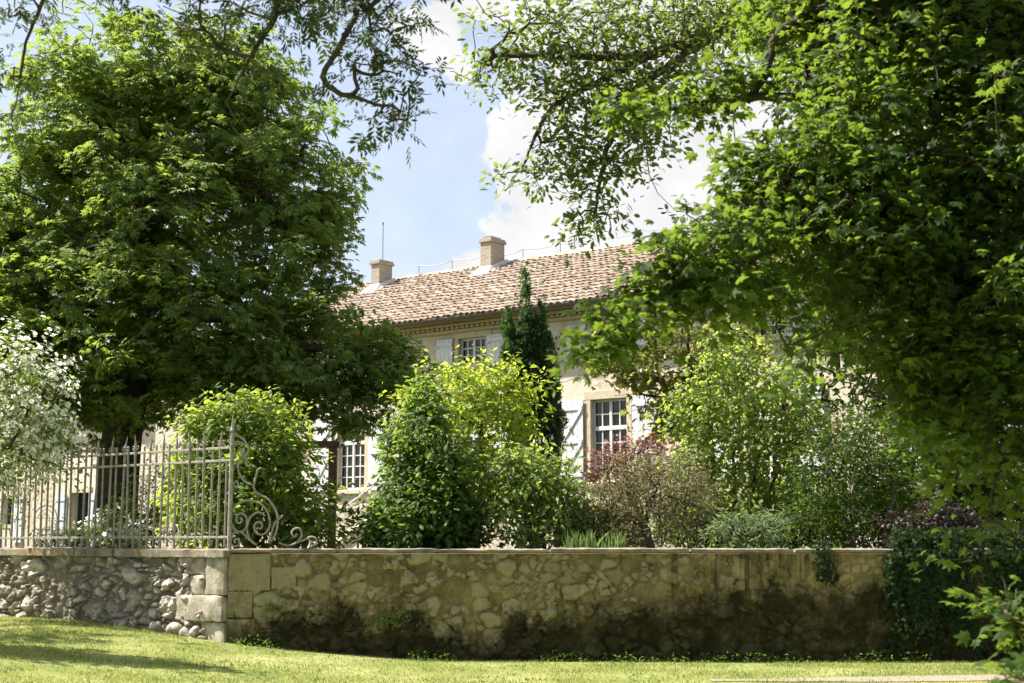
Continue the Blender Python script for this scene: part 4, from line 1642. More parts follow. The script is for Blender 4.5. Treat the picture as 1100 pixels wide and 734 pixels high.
def tree(name, label, cat, base, lobes, npads, pad_r, nl, tmpl, size, leaf, bark='bark', trunk=None, trunk_r=.2, limbs=None,
         seed=0, shell=(.55, 1.0), upn=.55, outn=.45, jit=.4, tipup=-.35, flat=.3, droop=.35, group=None, crown_name='crown', trunk_name='trunk',
         autolimb=True, rough=.28, flower=None, twig_min=.003, zmin=None, updir=.15, spike=.2, limb_max=.5, shoots=.05):
    rng = np.random.default_rng(seed)
    base = np.asarray(base, float)
    cs = np.array([l[0] for l in lobes])
    rs = np.array([l[1] for l in lobes])
    ws = np.array([l[2] * (np.prod(l[1]) ** (2 / 3)) for l in lobes])
    ws /= ws.sum()
    li = rng.choice(len(lobes), npads, p=ws)
    d = rng.normal(size=(npads, 3))
    d[:, 2] += updir
    d = unit(d)
    ph = rng.uniform(0, 6.28, (len(lobes), 3))
    mod = 1 + rough * (np.sin(d[:, 0] * 4 + ph[li, 0]) * np.sin(d[:, 1] * 4 + ph[li, 1]) + .6 * np.sin(d[:, 2] * 7 + ph[li, 2]))
    rr = shell[0] + (shell[1] - shell[0]) * np.sqrt(rng.random(npads))
    sp_ = rng.random(npads) < spike
    rr = np.where(sp_, rr * rng.uniform(1.05, 1.45, npads), rr)
    pads = cs[li] + d * rs[li] * (rr * mod)[:, None]
    outw = unit(d / rs[li])
    psc = np.ones(npads)
    ns_ = int(npads * shoots)
    if ns_:
        far = np.where(rr > np.quantile(rr, .6))[0]
        src = rng.choice(far, ns_)
        sdir = unit(outw[src] * .7 + np.array([0, 0, .55]) + rng.normal(0, .3, (ns_, 3)))
        for k in (1, 2, 3):
            go = rng.random(ns_) < (1.0, .8, .5)[k - 1]
            pads = np.concatenate([pads, (pads[src] + sdir * pad_r * (.25 + .62 * k))[go]])
            outw = np.concatenate([outw, sdir[go]])
            li = np.concatenate([li, li[src][go]])
            psc = np.concatenate([psc, np.full(go.sum(), .62 - .1 * k)])
    if zmin is not None:
        keep = pads[:, 2] > zmin
        psc = psc[keep]
        pads, outw, li = pads[keep], outw[keep], li[keep]
    npads = len(pads)
    # --- skeleton
    nodes = [base]
    par = [-1]
    if trunk is None:
        trunk = [base, base * .35 + np.array([*(cs.mean(0)[:2]), cs[:, 2].min()]) * .65]
    trunk = [np.asarray(t, float) for t in trunk]
    tp = catmull(trunk, 5) if len(trunk) > 2 else np.linspace(trunk[0], trunk[-1], 6)
    prev = 0
    for q in tp[1:]:
        nodes.append(q)
        par.append(prev)
        prev = len(nodes) - 1
    ntr = len(nodes)
    if limbs:
        for lm in limbs:
            q = catmull([np.asarray(a, float) for a in lm], 5) if len(lm) > 2 else np.linspace(lm[0], lm[-1], 6)
            A_ = np.array(nodes)
            prev = int(np.argmin(np.linalg.norm(A_ - q[0], axis=1)))
            for a in q:
                nodes.append(a)
                par.append(prev)
                prev = len(nodes) - 1
    if autolimb:
        for c in cs[np.argsort(np.linalg.norm(cs - trunk[-1], axis=1))]:
            A_ = np.array(nodes)
            dd = np.linalg.norm(A_ - c, axis=1) + .35 * np.maximum(0, A_[:, 2] - c[2] + .3)
            j = int(np.argmin(dd))
            s0 = nodes[j]
            L = np.linalg.norm(c - s0)
            mid = (s0 + c) / 2 + np.array([rng.normal(0, .06), rng.normal(0, .06), .10]) * L
            prev = j
            for t_ in np.linspace(0, 1, 5)[1:]:
                q = (1 - t_) ** 2 * s0 + 2 * t_ * (1 - t_) * mid + t_ * t_ * c
                nodes.append(q)
                par.append(prev)
                prev = len(nodes) - 1
    n0 = len(nodes)
    A_ = np.empty((n0 + npads, 3))
    A_[:n0] = nodes
    D0 = np.empty(npads)
    for i0 in range(0, npads, 500):
        D0[i0:i0 + 500] = np.linalg.norm(pads[i0:i0 + 500, None] - A_[None, :n0], axis=2).min(1)
    order = np.argsort(D0)
    n = n0
    startn = 1 if ntr > 3 else 0
    for i in order:
        j = startn + int(np.argmin(((A_[startn:n] - pads[i]) ** 2).sum(1)))
        A_[n] = pads[i]
        par.append(j)
        n += 1
    cnt = np.zeros(n)
    cnt[n0:] = 1
    par = np.array(par)
    for i in range(n - 1, 0, -1):
        cnt[par[i]] += cnt[i]
    rad = np.maximum(trunk_r * np.sqrt(np.maximum(cnt, .5) / max(1, npads)), twig_min)
    rad[ntr:] = np.minimum(rad[ntr:], limb_max)
    rad[:ntr] = np.maximum(rad[:ntr], trunk_r * np.linspace(1.15, .72, ntr))
    e = np.arange(1, n)
    r0 = np.minimum(rad[par[e]], rad[e] * 1.6)
    mb = MB()
    isT = e < ntr
    if ntr > 1:
        path = np.concatenate([[A_[0] - np.array([0, 0, .15])], A_[:ntr]])
        rr_ = np.concatenate([[rad[0] * 1.25], rad[:ntr]])
        mb.tube(path, rr_, 10)
    big = (~isT) & (rad[e] > .03)
    sm = (~isT) & (rad[e] <= .03)
    edge_tubes(mb, A_[par[e[big]]], A_[e[big]], r0[big], rad[e[big]], rng, 8)
    edge_tubes(mb, A_[par[e[sm]]], A_[e[sm]], r0[sm], rad[e[sm]], rng, 4)
    root = empty(name, base)
    tag(root, label, cat, group)
    reparent(mb.build(trunk_name, M[bark], smooth=True), root)
    # --- leaves
    up = np.array([0, 0, 1.0])
    PN = unit(upn * up + outn * outw + rng.normal(0, .22, (npads, 3)))
    nls = np.maximum(2, (nl * np.clip(psc * 1.1, 0, 1)).astype(int))
    idx = np.repeat(np.arange(npads), nls)
    idx = idx[rng.random(len(idx)) < .9]
    m = len(idx)
    a1 = unit(np.cross(PN, rng.normal(size=(npads, 3))))
    a2 = np.cross(PN, a1)
    ang = rng.uniform(0, 2 * pi, m)
    prs = pad_r * rng.uniform(.6, 1.3, npads) * psc
    q = np.sqrt(rng.random(m)) * prs[idx]
    off = (np.cos(ang)[:, None] * a1[idx] + np.sin(ang)[:, None] * a2[idx])
    pos = pads[idx] + off * q[:, None] + PN[idx] * (rng.normal(0, flat * pad_r, m))[:, None]
    pos[:, 2] -= droop * q * q / pad_r
    ln = unit(PN[idx] + rng.normal(0, jit, (m, 3)))
    tip = off + outw[idx] * .4 + rng.normal(0, .45, (m, 3))
    tip[:, 2] += tipup
    sz = size * rng.uniform(.5, 1.3, m)
    if zmin is not None:
        k_ = pos[:, 2] > zmin
        pos, ln, tip, sz = pos[k_], ln[k_], tip[k_], sz[k_]
    mb = MB()
    place(mb, tmpl, pos, ln, tip, sz)
    reparent(mb.build(crown_name, M[leaf]), root)
    if flower:
        share, fs, per, nm = flower
        k_ = rng.random(npads) < share
        fp = np.repeat(pads[k_], per, 0) + rng.normal(0, pad_r * .45, (k_.sum() * per, 3))
        fo = np.repeat(outw[k_], per, 0)
        mb = MB()
        fpos_ = fp + fo * pad_r * .5
        place(mb, 'flower', fpos_, unit(fo + .5 * up + rng.normal(0, .5, fp.shape)), rng.normal(size=fp.shape), fs * rng.uniform(.7, 1.3, len(fp)))
        reparent(mb.build(nm, M['petal']), root)
    return root


def gpt(px, Y, z=GZ):
    return np.array([(px - 550) / FPX * Y * 1.005, Y, z])


grass()

# ---- the great chestnut behind the fence
Yc = 29.0
b = gpt(128, Yc)
L = [lobe(*a) for a in [
    (158, 84, Yc, 98, 70, 2.2), (66, 168, Yc, 34, 40, .8), (262, 88, Yc, 58, 48, 1.4), (108, 135, Yc - .3, 78, 80, 2.4), (245, 115, Yc, 88, 74, 2.3), (308, 195, Yc - .2, 76, 78, 2.2), (50, 245, Yc, 82, 78, 2.5),
    (180, 230, Yc - 1.6, 95, 90, 2.2), (320, 285, Yc - .5, 62, 70, 2.0), (90, 330, Yc - 1.2, 110, 85, 2.4), (220, 340, Yc - 1.8, 95, 75, 2.0), (-60, 330, Yc, 110, 110, 2.8),
    (-70, 280, Yc, 90, 80, 2.5), (335, 375, Yc - 1.0, 85, 60, 1.9), (410, 392, Yc - .8, 48, 42, 1.1), (130, 415, Yc - .8, 110, 45, 2.2), (275, 420, Yc - 1.2, 95, 42, 1.6), (20, 420, Yc - .5, 90, 55, 2.2),
    (385, 435, Yc - 1.2, 35, 38, .8), (180, 200, Yc + 2.5, 130, 120, 2.0), (180, 380, Yc + 2.0, 160, 70, 2.0), (350, 235, Yc, 28, 40, .8), (50, 170, Yc, 34, 34, .9)]]
tree('chestnut_tree', 'huge dense horse chestnut tree towering over the iron fence', 'tree', b, L, 4300, .36, 19, 'palm', .135, 'chestnut_leaf',
     trunk=[b, b + np.array([.05, 0, 1.6]), b + np.array([.15, .05, 3.2]), P(150, 330, Yc), P(160, 200, Yc)], trunk_r=.40, seed=1, spike=.03, shoots=.015,  shell=(.45, 1.04), upn=.8, outn=.35, jit=.3, tipup=-.45, flat=.13, droop=.5)

# ---- cypress
Yy = 34.0
b = gpt(575, Yy)
L = [lobe(*a) for a in [(564, 345, Yy, 6, 56, .2), (566, 390, Yy, 13, 62, .35), (578, 405, Yy, 14, 70, .35), (582, 370, Yy, 6, 46, .22), (589, 415, Yy, 11, 60, .3), (592, 462, Yy, 14, 50, .4),
                           (545, 366, Yy, 7, 32, .25), (550, 398, Yy, 12, 42, .3), (556, 440, Yy, 15, 46, .35), (577, 480, Yy, 27, 66, .6), (570, 540, Yy, 22, 46, .6), (573, 445, Yy, 19, 60, .45), (597, 440, Yy, 5, 36, .2), (560, 410, Yy, 7, 50, .25)]]
tree('cypress_tree', 'tall narrow dark green cypress standing against the house front', 'tree', b, L, 4600, .06, 9, 'needle', .125, 'cypress_leaf', trunk=[b, P(570, 350, Yy)], trunk_r=.12,
     seed=2, spike=.03, shell=(.6, 1.02), upn=.0, outn=1.0, jit=.6, tipup=2.6, flat=.5, droop=0, rough=.10, autolimb=False, shoots=0)

# ---- shrubs behind the wall
Yb = 23.0
b = gpt(275, Yb)
L = [lobe(*a) for a in [(262, 478, Yb, 62, 52), (232, 465, Yb - .2, 38, 36), (290, 505, Yb - .2, 40, 50), (255, 540, Yb - .3, 60, 55), (326, 556, Yb - .3, 38, 40), (215, 530, Yb, 30, 60), (285, 450, Yb, 30, 26), (340, 570, Yb - .2, 20, 24)]]
tree('laurel_bush', 'rounded glossy laurel bush directly behind the scrolled fence end', 'bush', b, L, 820, .20, 20, 'oval', .125, 'laurel_leaf', 'twig', trunk_r=.06, seed=3, shell=(.55, 1.02), jit=.4, zmin=GZ, crown_name='foliage', trunk_name='stems')

Yb = 23.3
b = gpt(462, Yb)
L = [lobe(*a) for a in [(454, 475, Yb, 28, 52), (442, 522, Yb, 38, 50), (474, 528, Yb, 40, 52), (445, 560, Yb - .3, 50, 30), (490, 560, Yb, 38, 35), (456, 438, Yb, 13, 24), (412, 568, Yb - .2, 22, 22)]]
tree('laurel_bush', 'tall pointed dark green bush between the stair and the yellow sapling', 'bush', b, L, 800, .19, 20, 'oval', .125, 'laurel_dark_leaf', 'twig', trunk_r=.06, seed=4, shell=(.5, 1.02), jit=.4, zmin=GZ, crown_name='foliage', trunk_name='stems')

Yb = 24.7
b = gpt(512, Yb)
L = [lobe(*a) for a in [(470, 440, Yb, 38, 34), (510, 420, Yb, 42, 30), (545, 425, Yb, 32, 26), (515, 460, Yb, 46, 38), (548, 462, Yb, 24, 30), (545, 402, Yb, 14, 10), (515, 510, Yb, 30, 34), (490, 405, Yb, 20, 14), (582, 412, Yb, 14, 8), (535, 520, Yb, 26, 40)]]
tree('young_tree', 'young tree with airy yellow green leaves in front of the cypress', 'tree', b, L, 560, .24, 12, 'simple', .115, 'young_leaf', 'twig', trunk=[b, b + np.array([.06, 0, .9]), P(518, 500, Yb), P(515, 430, Yb)], trunk_r=.055, seed=5, shell=(.35, 1.05), jit=.5, flat=.5)

Yb = 22.8
b = gpt(585, Yb)
L = [lobe(*a) for a in [(570, 515, Yb, 32, 28), (600, 530, Yb, 26, 30), (555, 550, Yb, 30, 34), (590, 565, Yb, 36, 24), (625, 560, Yb, 14, 28), (550, 500, Yb, 20, 16)]]
tree('olive_bush', 'low open yellowish green bush right of the yellow sapling', 'bush', b, L, 420, .17, 12, 'simple', .12, 'olive_leaf', 'twig', trunk_r=.04, seed=6, shell=(.35, 1.05), jit=.5, flat=.45, zmin=GZ, crown_name='foliage', trunk_name='stems')

Yb = 25.5
b = gpt(690, Yb)
L = [lobe(*a) for a in [(665, 500, Yb, 30, 22), (690, 485, Yb, 26, 18), (645, 508, Yb, 22, 14), (710, 500, Yb, 24, 22), (680, 520, Yb, 40, 18)]]
tree('red_leaved_shrub', 'thin shrub of dark red leaves before the tall ground floor window', 'shrub', b, L, 330, .17, 9, 'simple', .085, 'red_leaf', 'twig', trunk_r=.05, seed=7, shell=(.3, 1.1), jit=.6, flat=.5, tipup=.1, crown_name='foliage', trunk_name='stems')

Yb = 22.6
b = gpt(700, Yb)
L = [lobe(*a) for a in [(665, 535, Yb, 40, 36), (705, 525, Yb, 40, 40), (740, 540, Yb, 34, 42), (690, 562, Yb, 58, 28), (650, 560, Yb, 28, 24)]]
tree('twiggy_shrub', 'dense brownish twiggy shrub below the red leaved one', 'shrub', b, L, 1000, .13, 9, 'simple', .062, 'twiggy_leaf', 'twig', trunk_r=.07, seed=8, shell=(.35, 1.05), jit=.7, flat=.5, tipup=.2, zmin=GZ, crown_name='foliage', trunk_name='stems', twig_min=.0045)

Yb = 24.6
b = gpt(790, Yb)
L = [lobe(*a) for a in [(765, 400, Yb, 26, 36), (800, 385, Yb, 24, 30), (745, 440, Yb, 30, 34), (790, 440, Yb, 40, 44), (840, 430, Yb, 32, 44), (770, 490, Yb, 46, 40), (830, 490, Yb, 44, 46), (865, 470, Yb, 24, 40), (800, 545, Yb, 60, 36), (860, 540, Yb, 40, 36), (745, 500, Yb, 28, 40)]]
tree('lilac_shrub', 'tall fresh green shrub with upright stems above the wall', 'shrub', b, L, 1050, .19, 11, 'round', .085, 'fresh_leaf', 'twig',
     limbs=[[b + np.array([dx, 0, 0]), P(px, 480, Yb), P(px2, 395, Yb)] for dx, px, px2 in ((-.3, 765, 760), (-.1, 790, 800), (.15, 815, 830), (.35, 835, 850))], trunk_r=.07, seed=9, shell=(.35, 1.06), jit=.5, flat=.5, zmin=GZ, crown_name='foliage', trunk_name='stems')

Ym = 29.0
b = gpt(760, Ym)
L = [lobe(*a) for a in [(700, 395, Ym, 40, 22), (665, 388, Ym, 26, 16), (740, 365, Ym, 44, 30), (716, 422, Ym, 26, 22), (735, 440, Ym, 34, 36), (790, 370, Ym, 40, 34), (722, 460, Ym, 18, 24), (640, 398, Ym, 18, 10), (760, 410, Ym, 40, 30), (684, 408, Ym, 20, 8)]]
tree('magnolia_tree', 'magnolia with leathery olive leaves spreading before the house wall', 'tree', b, L, 330, .22, 8, 'sprig', .14, 'magnolia_leaf', 'bark',
     trunk=[b, P(755, 480, Ym), P(745, 410, Ym)], limbs=[[P(752, 440, Ym), P(700, 405, Ym), P(650, 400, Ym), P(600, 412, Ym)], [P(750, 440, Ym), P(700, 425, Ym), P(660, 425, Ym)]], trunk_r=.11, seed=10, shell=(.3, 1.1), jit=.45, flat=.4, twig_min=.005)

Yb = 21.6
b = gpt(800, Yb)
L = [lobe(*a) for a in [(800, 568, Yb, 30, 16), (778, 572, Yb, 20, 12), (828, 566, Yb, 18, 14)]]
tree('butterfly_bush', 'small grey green bush with narrow leaves leaning on the coping', 'bush', b, L, 110, .15, 10, 'narrow', .12, 'grey_leaf', 'twig', trunk_r=.03, seed=11, shell=(.3, 1.05), jit=.5, flat=.4, tipup=.2, zmin=GZ, crown_name='foliage', trunk_name='stems')

Yb = 23.2
b = gpt(905, Yb)
L = [lobe(*a) for a in [(890, 500, Yb, 40, 46), (930, 490, Yb + .5, 44, 50), (900, 550, Yb, 44, 30), (860, 560, Yb - .3, 26, 24), (965, 520, Yb + .5, 36, 44), (985, 470, Yb + 1, 40, 44)]]
tree('privet_shrub', 'dark green shrub with slender bare stems above the ivy', 'shrub', b, L, 760, .18, 13, 'simple', .085, 'dark_leaf', 'twig',
     limbs=[[gpt(px, Yb), P(px + dx * .5, 560, Yb), P(px + dx, 520, Yb)] for px, dx in ((925, 12), (932, -8), (945, 18), (915, -14))], trunk_r=.05, seed=12, shell=(.3, 1.05), jit=.5, flat=.5, zmin=GZ, crown_name='foliage', trunk_name='stems')

Yb = 22.2
b = gpt(985, Yb)
L = [lobe(*a) for a in [(975, 566, Yb, 26, 14), (1005, 562, Yb, 28, 18), (1035, 566, Yb, 22, 16)]]
tree('smoke_bush', 'low dark purple bush above the ivy on the wall', 'bush', b, L, 260, .16, 10, 'round', .075, 'purple_leaf', 'twig', trunk_r=.035, seed=13, shell=(.3, 1.05), jit=.5, flat=.5, zmin=GZ, crown_name='foliage', trunk_name='stems')

# dark evergreen filling the far right of the garden
Yd = 27.0
b = gpt(1010, Yd)
L = [lobe(*a) for a in [(900, 390, Yd, 70, 70, 1.6), (960, 330, Yd, 90, 90, 2), (1040, 260, Yd, 110, 110, 2.2), (1060, 400, Yd, 110, 110, 2.2), (960, 470, Yd, 70, 60, 1.5), (1080, 520, Yd, 80, 60, 1.6), (870, 320, Yd, 50, 50, 1.2), (1000, 180, Yd, 90, 80, 2)]]
tree('evergreen_tree', 'dark evergreen tree in the garden beyond the right end of the wall', 'tree', b, L, 1500, .36, 11, 'simple', .15, 'dark_leaf', trunk=[b, b + np.array([0, 0, 2.5]), P(1010, 300, Yd)], trunk_r=.25, seed=14, shell=(.5, 1.03), jit=.45)

for k_, (px_, w_, h_, lab) in enumerate([(650, 44, 34, 'dark low hedge bush behind the twiggy shrub below the tall window'), (760, 52, 44, 'dark hedge bush filling in behind the grey green bush'), (850, 54, 50, 'dark hedge bush filling in under the tall fresh green shrub'), (950, 60, 56, 'dark hedge bush behind the slender bare stems'), (1050, 60, 60, 'dark hedge bush above the right end of the wall')]):
    Yb = 26.6
    L = [lobe(px_ - w_ * .4, 588 - h_ * .5, Yb, w_ * .6, h_ * .55), lobe(px_ + w_ * .4, 588 - h_ * .55, Yb + .3, w_ * .6, h_ * .6), lobe(px_, 588 - h_ * .8, Yb + .2, w_ * .5, h_ * .5)]
    tree('hedge_bush', lab, 'bush', gpt(px_, Yb), L, 760, .18, 13, 'simple', .09, 'dark_leaf' if k_ > 1 else 'laurel_dark_leaf', 'twig', trunk_r=.05, seed=60 + k_, shell=(.4, 1.05), jit=.5, zmin=GZ, crown_name='foliage', trunk_name='stems', group='dark bushes along the house')

# ---- white flowering shrub leaning over the fence at the left edge
Yf = 21.8
b = np.array([-9.3, 22.3, .4])
L = [lobe(*a) for a in [(18, 400, Yf, 34, 36), (-20, 420, Yf, 60, 60), (30, 440, Yf, 38, 36), (10, 480, Yf, 44, 42), (55, 462, Yf, 24, 24), (40, 495, Yf, 28, 22), (-30, 500, Yf, 60, 60), (62, 500, Yf, 14, 16), (76, 510, Yf, 8, 16), (72, 415, Yf, 12, 10)]]
tree('flowering_shrub', 'white blossoming shrub hanging over the fence at the left edge', 'shrub', b, L, 640, .17, 12, 'simple', .075, 'shrub_leaf', 'twig', trunk=[b, b + np.array([.1, -.1, 1.2]), P(-30, 470, Yf)], trunk_r=.06, seed=15, shell=(.4, 1.05), jit=.5, flat=.4,
     flower=(.5, .085, 7, 'blossom'), crown_name='foliage', trunk_name='stems')

# ---- iris clump behind the coping
def iris(px0, px1, Y, hmin, hmax, n, seed, label, leaf='iris_leaf', nm='iris_clump', cat='plant'):
    rng = np.random.default_rng(seed)
    x0, x1 = gpt(px0, Y)[0], gpt(px1, Y)[0]
    root = empty(nm, ((x0 + x1) / 2, Y, GZ))
    tag(root, label, cat)
    mb = MB()
    for k in range(n):
        x = rng.uniform(x0, x1)
        y = Y + rng.uniform(-.2, .2)
        h = rng.uniform(hmin, hmax)
        a = rng.uniform(0, 2 * pi)
        lean = rng.normal(0, .25) * h
        leany = rng.normal(0, .2) * h
        w = rng.uniform(.012, .02)
        dx, dy = cos(a) * w, sin(a) * w
        v = [(x - dx, y - dy, GZ - .02), (x + dx, y + dy, GZ - .02), (x + dx + lean * .4, y + dy + leany * .4, GZ + h * .6), (x - dx + lean * .4, y - dy + leany * .4, GZ + h * .6), (x + lean, y + leany, GZ + h)]
        mb.add(v, [(0, 1, 2, 3)], [(3, 2, 4)])
    reparent(mb.build('blades', M[leaf]), root)
    return root


iris(606, 672, 20.75, .18, .42, 130, 1, 'clump of sword shaped iris leaves just behind the coping')

# ---- roses and low planting seen through the fence
def bed(name, label, cat, Y, lobes, seed, leaf='shrub_leaf', flower=None, n=150, size=.07, pad=.13, crown='foliage'):
    L = [lobe(*a) for a in lobes]
    b = np.array([L[0][0][0], Y, GZ])
    return tree(name, label, cat, b, L, n, pad, 10, 'simple', size, leaf, 'twig', trunk_r=.03, seed=seed, shell=(.3, 1.05), jit=.5, flat=.5, zmin=GZ - .02, flower=flower, crown_name=crown, trunk_name='stems')


Yr = 25.5
bed('rose_bush', 'white rose bush with one tall flower head behind the fence', 'bush', Yr, [(122, 572, Yr, 16, 16), (121, 550, Yr, 5, 7), (140, 578, Yr, 16, 12)], 41, 'laurel_leaf', (.35, .09, 6, 'blossom'))
bed('hydrangea_bush', 'low pale flowering bush left of the tall white rose', 'bush', Yr, [(85, 578, Yr, 24, 10), (55, 580, Yr, 18, 9), (100, 574, Yr, 12, 12)], 42, 'shrub_leaf', (.3, .07, 5, 'blossom'))
bed('box_hedge', 'clipped green hedge between the trunk and the laurel bush', 'hedge', 26.5, [(165, 545, 26.5, 34, 38), (190, 550, 26.5, 22, 36), (150, 565, 26.5, 26, 24)], 43, 'laurel_leaf', None, 420, .07, .14)


# white wirework garden chairs on the terrace
def garden_chair(px, Y, rz, label):
    b = gpt(px, Y)
    r = empty('garden_chair', b, rz)
    tag(r, label, 'chair', 'white wirework garden chairs')
    s = MB()
    th = np.linspace(0, 2 * pi, 25)
    s.tube(np.stack([.2 * np.cos(th), .2 * np.sin(th), np.full(25, .45)], -1), .012, 5)
    for k in range(-3, 4):
        w = sqrt(max(.0, .2 ** 2 - (k * .05) ** 2))
        s.tube([(k * .05, -w, .45), (k * .05, w, .45)], .006, 4)
    s.build('seat', M['white_paint'], r)
    bk = MB()
    for rr in (.21, .14, .07):
        th = np.linspace(0, pi, 15)
        bk.tube(np.stack([rr * np.cos(th), np.full(15, .2), .66 + rr * 1.15 * np.sin(th)], -1), .011 if rr > .2 else .007, 5)
    for k in (-.21, .21):
        bk.tube([(k, .2, .66), (k * .9, .19, .45)], .011, 5)
    for k in (-.07, .07):
        bk.tube([(k, .2, .66), (k, .19, .45)], .007, 5)
    bk.tube([(-.21, .2, .66), (.21, .2, .66)], .007, 5)
    bk.build('backrest', M['white_paint'], r)
    for sx in (-1, 1):
        for sy in (-1, 1):
            MB().tube([(sx * .14, sy * .14, .45), (sx * .19, sy * .19, 0)], .011, 5).build('leg', M['white_paint'], r)


garden_chair(58, 27.5, radians(185), 'white wirework garden chair right of the dark doorway shutters')
garden_chair(6, 26.5, radians(170), 'white wirework garden chair at the left edge behind the fence')
bpy.data.objects['garden_chair']['label'] = 'white wirework garden chair near the low pale flowering bush'


# ---- festoon lights slung past the cypress
def festoon(pts, label, nb):
    q = catmull(pts, 8)
    r = empty('string_lights', q[len(q) // 2])
    tag(r, label, 'string lights', 'festoon strings')
    reparent(MB().tube(q, .006, 4).build('cable', M['cable']), r)
    for t_ in np.linspace(.03, .97, nb):
        p = q[int(t_ * (len(q) - 1))]
        b = MB()
        b.tube([p, p - np.array([0, 0, .04]), p - np.array([0, 0, .055]), p - np.array([0, 0, .10]), p - np.array([0, 0, .135])], [.012, .014, .03, .034, .008], 7)
        reparent(b.build('bulb', M['bulb'], smooth=True), r)


hk = hw(x_at(612, -.1, 3.9), -.1, P(612, 458, 38.7)[2] - GZ)
festoon([hk, P(590, 468, 33), P(565, 473, 31.5), P(500, 478, 30), P(440, 468, 28.5)], 'upper festoon cable with small bulbs crossing the cypress', 14)
festoon([hk - np.array([0, 0, .4]), P(592, 487, 33), P(560, 492, 31.5), P(500, 492, 30), P(440, 482, 28.5)], 'lower festoon cable with small bulbs crossing the cypress', 14)


# ---- ivy down the wall
def ivy(px0, px1, py0, py1, n, seed, label, out_=.05, taper=True):
    rng = np.random.default_rng(seed)
    Y = 19.75
    xs0, xs1 = gpt(px0, Y)[0], gpt(px1, Y)[0]
    zt, zb = P(800, py0, Y)[2], P(800, py1, Y)[2]
    root = empty('ivy', ((xs0 + xs1) / 2, Y, ZC))
    tag(root, label, 'ivy')
    mb = MB()
    pos = []
    ns = max(3, int((xs1 - xs0) * 14))
    for k in range(ns):
        x = xs0 + (xs1 - xs0) * (.5 + .5 * np.clip(rng.normal(0, .5), -1.15, 1.15)) if xs1 - xs0 > .5 else rng.uniform(xs0, xs1)
        zend = zb + (zt - zb) * rng.random() ** 1.25 * .95 if taper else zb
        z = zt + .1
        y = CORNER[1] + (x - CORNER[0]) * DR[1] / DR[0]
        pts = []
        while z > zend:
            yy = y - (.06 if z < 1.44 else .1) if z < ZC - .01 else y - rng.uniform(-.2, .08)
            pts.append((x, yy, z))
            x += rng.normal(0, .03)
            z -= .07
        if len(pts) > 2:
            mb.tube(pts, .006, 4)
            pos += pts
    reparent(mb.build('vine', M['twig']), root)
    pos = np.array(pos)
    i = rng.integers(0, len(pos), n)
    p = pos[i] + rng.normal(0, 1, (n, 3)) * np.array([.05, .02, .05])
    p[:, 1] -= rng.random(n) * out_ * (.3 + 2.6 * np.clip(fbm(p[:, 0] * 2.4 + 9, p[:, 2] * 2.4 + 9, 44, 3) - .28, 0, 1))
    nr = np.tile([[0, -1.0, .45]], (n, 1)) + rng.normal(0, .45, (n, 3))
    tip = np.tile([[0, -.25, -1.0]], (n, 1)) + rng.normal(0, .5, (n, 3))
    mb = MB()
    place(mb, 'maple', p, nr, tip, .075 * rng.uniform(.6, 1.3, n))
    reparent(mb.build('foliage', M['ivy_leaf']), root)


ivy(938, 1062, 580, 712, 5600, 1, 'thick dark ivy hanging over the wall near its right end', .12)
ivy(877, 884, 588, 636, 150, 2, 'thin strand of ivy trailing down the wall left of the thick ivy', .03)
ivy(1030, 1180, 580, 720, 4000, 3, 'dark ivy covering the wall at the right edge', .1)


# ---- weeds at the foot of the wall and on it
def weeds():
    rng = np.random.default_rng(12)
    n = 5200
    s = rng.uniform(0, 13, n)
    p = np.zeros((n, 3))
    c = CORNER[None] + DR[None] * s[:, None] + NR[None] * (rng.random(n) ** 2 * .35)[:, None]
    p[:, :2] = c
    cl = fbm(s * 1.7, s * 0 + 3, 31, 3)
    k = cl > .50
    p, s, cl = p[k], s[k], cl[k]
    n = len(p)
    p[:, 2] = gz(p[:, 0], p[:, 1]) + rng.random(n) ** 2 * .10 * (cl * 2)
    mb = MB()
    place(mb, 'simple', p, rng.normal(0, .6, (n, 3)) + np.array([0, -.3, 1]), rng.normal(0, 1, (n, 3)) + np.array([0, 0, .7]), .05 * rng.uniform(.6, 1.4, n))
    o = mb.build('weeds', M['laurel_dark_leaf'])
    tag(o, 'low weeds growing along the foot of the shaded wall', 'weeds', kind='stuff')


weeds()


def fern(px, py, n, seed, label, sz=.06, spread=.14):
    rng = np.random.default_rng(seed)
    c = P(px, py, 19.93)
    y = CORNER[1] + (c[0] - CORNER[0]) * DR[1] / DR[0]
    root = empty('wall_fern', (c[0], y - .03, c[2]))
    tag(root, label, 'plant')
    p = np.array([c[0], y - .05, c[2]]) + rng.normal(0, 1, (n, 3)) * np.array([spread, .02, spread * .5])
    p[:, 1] = np.minimum(p[:, 1], y - .03)
    mb = MB()
    place(mb, 'simple', p, rng.normal(0, .5, (n, 3)) + np.array([0, -.8, .7]), rng.normal(0, .6, (n, 3)) + np.array([0, -.3, -.3]), sz * rng.uniform(.6, 1.3, n))
    reparent(mb.build('fronds', M['fresh_leaf']), root)


fern(418, 663, 130, 1, 'small green fern growing from the dark lower part of the wall')
fern(291, 652, 60, 2, 'sprig of green weed climbing the wall near its corner', .05, .07)

